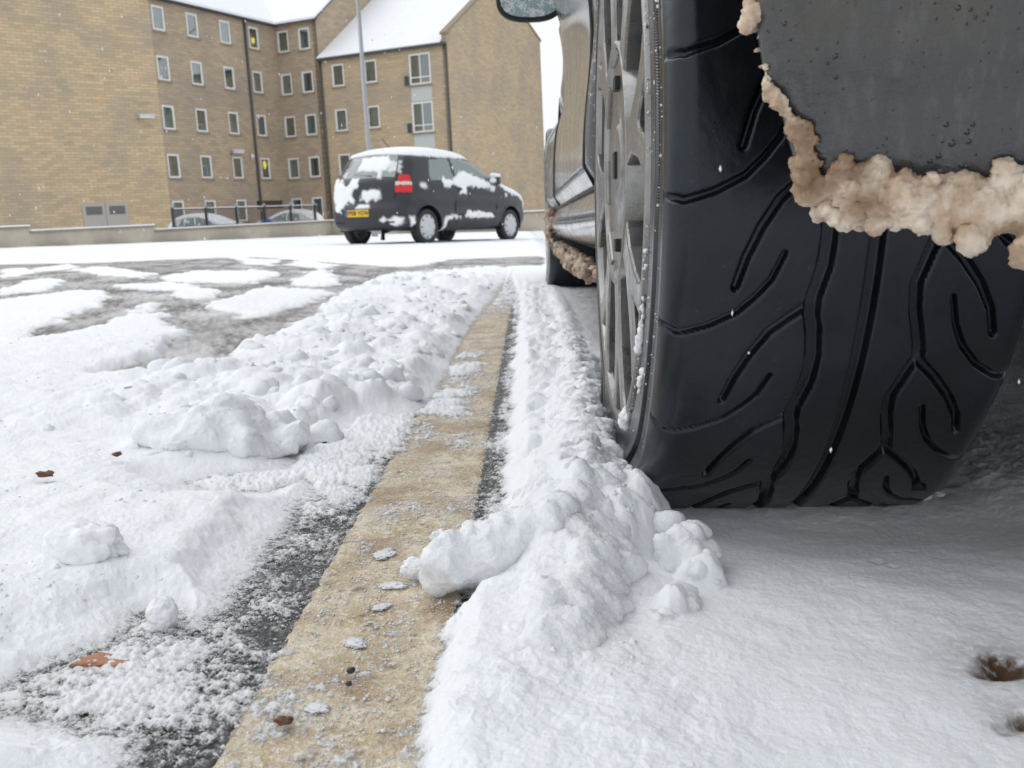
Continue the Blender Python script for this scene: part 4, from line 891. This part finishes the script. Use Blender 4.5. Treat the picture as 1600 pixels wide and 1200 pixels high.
M['bumper'] = t.done(t.bsdf(Base_Color=col, Roughness=t.ramp(n, .3, .7, .15, .36), Specular_IOR_Level=.8, Normal=t.bump(t.math('ADD', dro, t.math('MULTIPLY', n3, .8)), .8, .0013)))
t = NT('brown_slush'); c = t.co(); n = t.noise(c, 45, 4, .6); n2 = t.noise(c, 380, 4, .75); n5 = t.noise(c, 17, 3)
col = t.mix(t.ramp(n, .35, .65), (.56, .41, .275), (.83, .73, .61)); col = t.mix(t.ramp(n5, .52, .66, 0, .8), col, (.26, .15, .075)); col = t.mix(t.ramp(n2, .66, .74, 0, .7), col, (.10, .06, .035))
M['slush'] = t.done(t.bsdf(Base_Color=col, Roughness=.38, Specular_IOR_Level=.5, Subsurface_Weight=.55, Subsurface_Radius=(.010, .007, .004), Normal=t.bump(n2, .6, .0016)))

t = NT('dark_slush'); c = t.co(); n = t.noise(c, 40, 4, .7)
M['slush_dark'] = t.done(t.bsdf(Base_Color=t.mix(t.ramp(n, .35, .65), (.20, .125, .075), (.50, .40, .30)), Roughness=.5, Normal=t.bump(t.noise(c, 300, 3), .5, .0016)))
# tread pattern, millimetres: (s along the tread, t across), repeats every PIT
PIT = 2*pi*290/23
G_ = [  # polyline, half width start/end, depth
 ([(-137, 66), (-139.7, 77.8), (-141.7, 87.7), (-136.7, 104.5), (-128.7, 120), (-118.8, 130), (-108.8, 138), (-93, 144.5)], 2.6, 1.6, 5.),
 ([(-192.1, 118.1), (-174.6, 122.9), (-157.4, 130.2), (-141.6, 139.8), (-132.4, 150.1), (-124, 161)], 2.4, 3.0, 5.5),
 ([(-70.7+11, 165.6), (-85.7+4, 168.3), (-101.2, 167.5), (-112, 165.1), (-122, 163.0), (-132, 163.4), (-147.7+4, 166.2)], 4.6, 4.6, 7.),
 ([(-200, 195), (-100, 195)], 4.2, 4.2, 7.),
 ([(-110, 220.8), (-114.3, 220.4), (-130.2, 222.6), (-146.8, 227.4), (-157.8, 230.3), (-166, 227.8), (-174, 225.2), (-189.5, 221)], 3.6, 3.6, 6.5),
 ([(-158, 230), (-164.8, 232.5), (-176.6, 244.1), (-192.8, 256.6), (-209.4, 265.8), (-225, 270.5)], 3.0, 2.2, 5.5),
 ([(-121, 242.5), (-139.5, 247.6), (-153.6, 254.6), (-167.2, 266.1), (-175.4, 278.2), (-180.6, 292.3), (-182, 306)], 1.6, 2.4, 5.)]
def groove(s, t_):
    dep = np.zeros_like(s); s0 = np.mod(s, PIT)
    for pts, w0, w1, dp_ in G_:
        P = np.array(pts); L = np.r_[0, np.cumsum(np.hypot(*np.diff(P, axis=0).T))]; L /= L[-1]
        m_ = (t_ > P[:, 1].min()-8) & (t_ < P[:, 1].max()+8)
        ss0, tt0 = s0[m_], t_[m_]; loc = np.zeros_like(ss0)
        lo = math.floor(P[:, 0].min()/PIT)-1; hi = math.ceil(P[:, 0].max()/PIT)+1
        for k in range(lo, hi+1):
            sk_ = ss0+k*PIT
            for i in range(len(P)-1):
                a, b = P[i], P[i+1]; e = b-a
                u_ = np.clip(((sk_-a[0])*e[0]+(tt0-a[1])*e[1])/(e@e), 0, 1)
                d = np.hypot(sk_-a[0]-u_*e[0], tt0-a[1]-u_*e[1]); lw = L[i]+(L[i+1]-L[i])*u_; hw = w0+(w1-w0)*lw
                loc = np.maximum(loc, dp_*sst(hw+.65, hw-1.2, d))
        dep[m_] = np.maximum(dep[m_], loc)
    return dep
def crown_drop(t_):
    q = np.abs(t_-186.); return 1.6*(q/109)**2+np.where(q > 91, 17-np.sqrt(np.maximum(0, 17**2-np.minimum(q-91, 16.8)**2)), 0)
def settle(V):
    """tyre pressed on the ground: flat contact patch, slight bulge"""
    z = V[:, 2]; k = .004; f = .0022
    zz = np.where(z < f+k, f+k*np.exp(np.minimum(0, (z-f-k)/k))-0, z); bul = sst(.075, .012, zz)
    V = V.copy(); V[:, 2] = zz
    V[:, 0] += np.where(V[:, 0] < .11, -.0065, np.where(V[:, 0] > .27, .0065, 0))*bul*sst(0, 1, np.minimum(1, np.abs(V[:, 0]-.186)/.10))
    return V
wheel_o = linkG('wheel', lathe('wheel', [(.083, .2150), (.0760, .2150), (.0750, .2125), (.0752, .2095), (.0765, .2075), (.081, .2055)], 160), M['alloy'], near)
M['barrel'] = simple('barrel_grey', (.10, .097, .092), .45, .5)
wheel_o.data.transform(Matrix.Translation((0, AXC, AXZ)))
def hub(me): me.transform(Matrix.Translation((0, AXC, AXZ))); return me
ph = np.linspace(-1.75, .72, 690); tt = np.linspace(78.2, 293.8, 226); PH, TT = np.meshgrid(ph, tt, indexing='ij')
s_ = PH.ravel()*290; t_ = TT.ravel(); rad = 290-crown_drop(t_)-groove(s_-26., t_-.5)*sst(77, 82, t_)*sst(295, 290, t_)
rad = rad-.12*fbm(s_*.12, t_*.12, 3, 81)
Vt = np.stack([t_/1000, AXC-rad/1000*np.cos(PH.ravel()), AXZ+rad/1000*np.sin(PH.ravel())], -1); Ft = grid_faces(690, 226)
ph2 = np.linspace(.72, 2*pi-1.75, 180); tt2 = np.r_[78.2, 79, 81, 85, 90, np.linspace(95, 277, 14), 283, 288, 291, 293, 293.8]; P2, T2_ = np.meshgrid(ph2, tt2, indexing='ij')
r2 = 290-crown_drop(T2_.ravel()); V2t = np.stack([T2_.ravel()/1000, AXC-r2/1000*np.cos(P2.ravel()), AXZ+r2/1000*np.sin(P2.ravel())], -1); F2t = grid_faces(180, len(tt2))+len(Vt)
# grid orientation: make normals point outwards
me = npmesh('tyre', settle(np.vstack([Vt, V2t])), np.vstack([Ft, F2t])[:, ::-1]); tyre = linkG('tyre', me, M['tyre'], wheel_o)
r0 = (290-crown_drop(np.array([78.2]))[0])/1000
SIDE = [(.0782, r0), (.0779, r0-.004), (.0786, r0-.0045), (.0788, r0-.010), (.0782, r0-.0115), (.0778, r0-.016), (.0776, r0-.0235), (.0768, r0-.0245), (.0766, r0-.031), (.0774, r0-.032), (.0776, .2330), (.0774, .2260), (.0778, .2200), (.0795, .2165), (.085, .2150)]
me = hub(lathe('sidewall', SIDE, 240)); co = np.array([v.co[:] for v in me.vertices]); me.vertices.foreach_set('co', settle(co).astype(np.float32).ravel()); linkG('sidewall', me, M['tyre'], wheel_o)
me = hub(lathe('inner_sidewall', [(.2938, r0), (.2945, .26), (.293, .235), (.285, .214), (.25, .21)], 120)); co = np.array([v.co[:] for v in me.vertices]); me.vertices.foreach_set('co', settle(co).astype(np.float32).ravel()); linkG('inner_sidewall', me, M['tyre'], wheel_o)
# serrated band on the sidewall
Vs, Fs = [], []
for k in range(900):
    a = 2*pi*k/900; da = .0023; sk = .012
    for x_, r_, a_2 in ((.0779, r0-.0165, a-da), (.0779, r0-.0165, a+da), (.0777, r0-.0235, a+sk-da), (.0777, r0-.0235, a+sk+da), (.0768, r0-.0168, a), (.0765, r0-.0232, a+sk)):
        Vs.append((x_, AXC-r_*cos(a_2), AXZ+r_*sin(a_2)))
    b = k*6; Fs += [(b, b+4, b+5, b+2), (b+4, b+1, b+3, b+5)]
tag(linkG('serrations', npmesh('serrations', settle(np.array(Vs)), Fs, False), M['tyre'], wheel_o), kind='stuff')
# spokes: forked, from the dished centre to the rim
def spoke_poly(a):
    def pt(r, da): return (0, -r*cos(a+da), r*sin(a+da))
    return [pt(.088, -.24), pt(.104, -.155), pt(.125, -.115), pt(.165, -.150), pt(.190, -.190), pt(.207, -.24), pt(.207, -.105), pt(.186, -.065), pt(.168, -.03), pt(.163, 0), pt(.168, .03), pt(.186, .065), pt(.207, .105), pt(.207, .24), pt(.190, .190), pt(.165, .150), pt(.125, .115), pt(.104, .155), pt(.088, .24)]
for k in range(8):
    a = 2*pi*k/8+.12; me = prism('spoke', spoke_poly(a), (.024, 0, 0), .0022)
    for v in me.vertices: v.co.x += .0756
    linkG('spoke', hub(me), M['alloy'], wheel_o)
linkG('hub', hub(lathe('hub', [(.110, .0985), (.0752, .0985), (.0744, .0970), (.0750, .0950), (.0775, .0930), (.0795, .085), (.0800, .050), (.0797, .034), (.0775, .032), (.0770, .028), (.0768, .001)], 96)), M['alloy'], wheel_o)
for k in range(2):
    a = pi*k-pi/2; me = boxmesh('lug_hole', [(-.004, .006, -.0055, .0055, -.0085, .0085)], .001); me.transform(Matrix.Translation((.0792, -.066*cos(a), .066*sin(a))) @ Matrix.Rotation(-a, 4, 'X'))
    linkG('lug_hole', hub(me), M['black'], wheel_o)
me = boxmesh('centre_notch', [(.0745, .082, -.008, .008, -.011, .011)], .001); linkG('centre_notch', hub(me), M['black'], wheel_o)
linkG('brake_disc', hub(lathe('brake_disc', [(.14, .02), (.14, .135), (.155, .135), (.155, .02)], 64)), simple('brake_steel', (.12, .10, .09), .5, .6), wheel_o)
linkG('barrel', hub(lathe('barrel', [(.081, .2056), (.096, .2005), (.13, .194), (.25, .192)], 120)), M['barrel'], wheel_o)
linkG('barrel_back', hub(lathe('barrel_back', [(.20, .193), (.20, .01)], 64)), M['black'], wheel_o)
# front wheel, further along the flank
FR = 2.68
me = lathe('wheel', [(.083, .2150), (.0760, .2150), (.0750, .2125), (.0752, .2095), (.0765, .2075), (.081, .2055), (.096, .2005), (.13, .194), (.15, .19), (.15, .01)], 64); me.transform(Matrix.Translation((0, AXC+FR, AXZ)))
fw_o = linkG('wheel', me, M['alloy'], near)
prof_t = SIDE[::-1]+[(q/1000, (290-crown_drop(np.array([q]))[0])/1000) for q in (79, 81, 84, 90, 110, 150, 155, 156, 170, 171, 190, 191, 199, 200, 240, 270, 283, 290, 293)]+[(.294, .25), (.28, .21)]
me = lathe('tyre', prof_t, 120); me.transform(Matrix.Translation((0, AXC+FR, AXZ))); co = np.array([v.co[:] for v in me.vertices]); me.vertices.foreach_set('co', settle(co).astype(np.float32).ravel()); linkG('tyre', me, M['tyre'], fw_o)

# body shell
SN = [(.05, .30), (-.01, .38), (-.02, .55), (.03, .75), (.10, .92), (.55, 1.28), (.85, 1.38), (1.5, 1.42), (2.1, 1.36), (2.85, .98), (3.1, .90), (3.7, .82), (4.1, .70), (4.2, .55), (4.2, .36), (4.1, .22), (3.9, .17), (.4, .17)]
def Wnear(x, z):
    w = .850-.09*np.clip((np.abs(x-1.9)-1.3)/.95, 0, 1)**2.2-.34*np.clip(z-.86, 0, 1)
    w = w-.055*sst(2.0, 3.1, x)*sst(.46, .60, z)                         # wings narrower than the arches
    w = w+.012*np.exp(-((np.hypot(x-3.43, z-.29)-.38)/.05)**2)*(np.abs(x-3.43) < .6)
    cr = .62+.10*(x-1.0)                                                 # pressed crease running along the doors
    w = w-.016*sst(.0, .07, cr-z)*sst(.22, .30, z)+.004*np.exp(-((z-cr)/.012)**2)
    w = w-.012*np.exp(-((z-.40-.05*x)/.09)**2)
    w = w-.024*sst(.30, .265, z)+.020*np.exp(-((z-.20)/.045)**2)-.10*np.clip(.19-z, 0, 1)
    return w
V, F, N, C, SK = car_surface(SN, Wnear, (.8, 3.5, .58), n=620, nq=60, nv=24, rr=.08)
x, y, z = C.T; side = ~SK & (np.abs(y) > .4)
arch = (((np.hypot(x-.75, z-.30) < .345) | (np.hypot(x-3.43, z-.30) < .345)) & (np.abs(y) > .45))
cut = (x < .66) & (z < .47)
dw = side & (inpoly(x, z, [(1.0, .93), (1.1, 1.2), (1.6, 1.3), (2.1, 1.26), (2.72, .96), (2.72, .92)]) > 0)
bk = SK & (x < .6) & (z > .98) & (z < 1.28) & (np.abs(y) < .55); ws = SK & (x > 2.15) & (x < 2.85) & (z > .98) & (np.abs(y) < .6)
sill = side & (z < .268) & (x > .95) & (x < 3.15); drm = side & (x > 1.25) & (x < 2.62) & (z >= .268) & (z < .93)
piece('body', V, F, ~(arch | cut | dw | bk | ws | sill | drm), M['paint_silver'], near)
for s in (-1, 1):
    d_ = piece('door', V, F, drm & (y*s > 0) & ~dw, M['paint_silver'], near)
    piece('side_window', V, F, dw & (y*s > 0), M['car_glass'], near); piece('side_skirt', V, F, sill & (y*s > 0), M['paint_silver'], near)
    for xw in (.75, 3.43): liner(near, xw, s*.80, .36, .30, s); arch_lip(near, xw, .30, .350, Wnear, s, .017, M['paint_silver'], -.08, pi+.08 if xw > 2 else 2.62)
    for xe in (1.245, 2.625):
        zz = np.linspace(.27, .92, 24); pts = [(xe-.04*((q-.27)/.65-.5), s*(float(Wnear(np.array([xe]), np.array([q]))[0])+.0005), q) for q in zz]
        link('door_seam', tube('door_seam', pts, .0035, 6), M['black'], near)
    zz = [(xq, s*(float(Wnear(np.array([xq]), np.array([.268]))[0])+.001), .268) for xq in np.linspace(.98, 3.1, 40)]
    link('skirt_seam', tube('skirt_seam', zz, .0045, 6), M['black'], near)
piece('rear_window', V, F, bk, M['car_glass'], near); piece('windscreen', V, F, ws, M['car_glass'], near)
# far side wheels
for xw in (.75, 3.43): wheel(near, xw, -.78, .286, .2, -1, 0)
# wing mirror on the near flank
v, f = ico(4); v = v.copy(); v = np.sign(v)*np.abs(v)**.75; v = v*np.array((.095, .055, .066)); m_ = v[:, 1] < -.012; v[m_, 1] = -.012
mir = linkG('door_mirror', npmesh('door_mirror', v, f), M['black'], near, (.018, 2.80, .845))
a = np.linspace(0, 2*pi, 48, endpoint=False); gl = [(np.sign(cos(q))*abs(cos(q))**.75*.083, -.0135, np.sign(sin(q))*abs(sin(q))**.75*.056) for q in a]
t = NT('frosted_mirror'); c = t.co(); fz_ = t.ramp(t.math('ADD', t.noise(c, 40, 4), t.noise(c, 200, 3, .7)), .96, 1.08)
M['mirror'] = t.done(t.bsdf(Base_Color=t.mix(fz_, (.20, .27, .27), (.60, .63, .64)), Metallic=t.ramp(fz_, 0, 1, .6, 0.), Roughness=t.ramp(fz_, 0, 1, .22, .7)))
mg = link('mirror_glass', prism('mirror_glass', gl, (0, -.003, 0)), M['mirror'], mir)
link('mirror_arm', tube('mirror_arm', [(.07, .01, -.01), (.14, .03, -.02)], .028, 10), M['black'], mir)

# rear bumper corner: a curved shell with thickness
zs = np.linspace(0, 1, 60); EDGE_Z = [.2285, .245, .267, .285, .312, .36, .42, .50]; EDGE_X = [.1245, .1175, .1105, .1015, .0955, .084, .072, .066]
na, nb = 120, 80
aa = np.linspace(0, 1, na)**1.5; bb = np.linspace(0, 1, nb)**1.3
Zb = .2285+(.52-.2285)*bb[None, :]*np.ones((na, 1)); XL = np.interp(Zb, EDGE_Z, EDGE_X); Xb = XL+(.86-XL)*aa[:, None]
dx_ = Xb-XL
Yb = .440-.22*(1-np.exp(-dx_/.45))-.030*sst(.0, .22, Zb-.2285)+.006*np.exp(-dx_/.004)+.010*np.exp(-(Zb-.2285)/.006)
Zb = Zb+.0*Xb-.012*sst(.1, .6, dx_)+.004*np.exp(-dx_/.01)*(bb[None] < .01)
Fr = np.stack([Xb, Yb, Zb], -1).reshape(-1, 3); Bk = Fr+np.array((.004, .020, .004)); nV = len(Fr); gf = grid_faces(na, nb)
rim = [(i, i+1, i+1+nV, i+nV) for i in range(nb-1)]+[(i*nb, (i+1)*nb, (i+1)*nb+nV, i*nb+nV) for i in range(na-1)]
me = npmesh('rear_bumper', np.vstack([Fr, Bk]), np.vstack([gf[:, ::-1], gf+nV, np.array(rim)])); bump_o = linkG('rear_bumper', me, M['bumper'], near)

# frozen slush on the bumper and skirt
rr_ = np.random.default_rng(8); r_c = np.random.default_rng(18); balls = []
def bumper_y(X, Z): 
    xl = np.interp(Z, EDGE_Z, EDGE_X); return .440-.22*(1-math.exp(-max(0, X-xl)/.45))-.03*float(sst(0, .22, Z-.2285))
for X in np.arange(.127, .45, .0022):                  # solid crust along the lip
    fr = X-.124; w_ = min(1, fr/.09); zc_ = .2310-.0095*w_+.0022*math.sin(X*58)+.0012*math.sin(X*190); balls.append((X, bumper_y(X, .235)+.002+.0015*math.sin(X*120), zc_, .0078+.0022*w_+.0016*math.sin(X*83+1)+rr_.normal(0, .0008)))
for k in range(170):                                   # hanging fringe and lumps half buried in the crust
    X = .126+rr_.uniform(0, 1)**1.1*.30; fr = min(1, (X-.124)/.09); Z = rr_.uniform(.2195-.016*fr, .2375); balls.append((X, bumper_y(X, .235)-.003+rr_.uniform(-.004, .006), Z, rr_.uniform(.003, .0065)))
for k in range(14):                                    # knobs standing on the face above the lip
    X = .130+rr_.uniform(0, 1)*.25; balls.append((X, bumper_y(X, .25)-.001, .239+abs(rr_.normal(0, .0028)), rr_.uniform(.002, .0042)))
for k in range(80):                                    # crust along the slanted edge
    u_ = rr_.uniform(0, 1); Z = .23+.10*u_; X = np.interp(Z, EDGE_Z, EDGE_X)
    th_ = max(0, math.sin(u_*17+.6))+.25
    balls.append((X+rr_.normal(.0005, .0012), .4415+rr_.uniform(-.004, .002), Z, rr_.uniform(.0012, .0030)*th_*1.15+.0008))
for k in range(22):
    Z = rr_.uniform(.238, .262); X = np.interp(Z, EDGE_Z, EDGE_X)+rr_.uniform(.002, .016)*(1-(Z-.238)/.04); balls.append((X, bumper_y(X, Z)-.0005, Z, rr_.uniform(.0014, .0032)))
fused('frozen_slush', balls, .0011, .0021, 210, 'tan frozen slush hanging in lumps from the bumper edge', M['slush'], 8, 7, .0048, 80., .0014)
balls = []
for k in range(420):
    Y = rr_.uniform(1.35, 3.0); fx_ = .074+.03*rr_.uniform(0, 1); balls.append((fx_, Y, .158-.022*rr_.uniform(0, 1)+.010*(Y-1.4)*.5, rr_.uniform(.004, .011)))
for k in range(40): Z = rr_.uniform(.17, .27); balls.append((.062+rr_.uniform(0, .02), 3.08+.05*rr_.normal(), Z, rr_.uniform(.006, .013)))
fused('skirt_slush', balls, .0042, .0035, 130, 'brown frozen slush clinging under the side skirt', M['slush_dark'], 9, 3)
balls = []
for k in range(420):
    X = r_c.uniform(.066, .31); balls.append((X, .716+.012*math.sin(X*60)+abs(r_c.normal(0, .006)), r_c.uniform(-.001, .004)+.003*max(0, math.sin(X*41+2)), r_c.uniform(.0015, .005)))
fused('pressed_snow', balls, .0016, .0014, 200, 'crushed snow pressed up along the foot of the near tyre', M['snow_solid'], 12, 4, 0, 60., .0006); tag(bpy.data.objects['pressed_snow'], cat='snow')
# ice grains and snow clots stuck on the wheel
r = np.random.default_rng(21); n_ = 200; a = r.uniform(-1.55, 1.15, n_); kind = r.uniform(0, 1, n_)
rr2 = np.where(kind < .45, .2175+r.normal(0, .0015, n_), np.where(kind < .75, r.uniform(.232, .262, n_), r.uniform(.263, .276, n_))); xx = np.where(rr2 < .225, .0708, .0712)
P = settle(np.stack([xx, AXC-rr2*np.cos(a), AXZ+rr2*np.sin(a)], -1)); Vg, Fg = grains(n_, P[:, 0]-.0003, P[:, 1], P[:, 2], r.gamma(2, .00032, n_)+.0003, np.full(n_, .9), 22)
tag(link('wheel_ice', npmesh('wheel_ice', Vg, Fg, False), M['ice'], mw=RG), 'ice crumbs and frozen drops stuck to the near wheel', 'ice', kind='stuff')
balls = []
for ac, rc_, n_, sz in ((-.62, .2175, 16, .0035), (-.70, .235, 8, .003), (-1.02, .268, 7, .004), (-.50, .2180, 8, .0022), (-.34, .2178, 6, .0018), (-1.28, .262, 18, .006), (-1.15, .215, 14, .006), (.30, .266, 3, .002)):
    for k in range(n_):
        a_ = ac+r.normal(0, .035); rq = rc_+r.normal(0, .0025); p = settle(np.array([[.0705 if rq < .225 else .0712, AXC-rq*cos(a_), AXZ+rq*sin(a_)]]))[0]; balls.append((p[0], p[1], p[2], sz*r.uniform(.4, 1.)))
fused('wheel_snow', balls, .0010, .0012, 260, 'small clots of snow caught on the near wheel rim and sidewall', M['snow_solid'], 10)
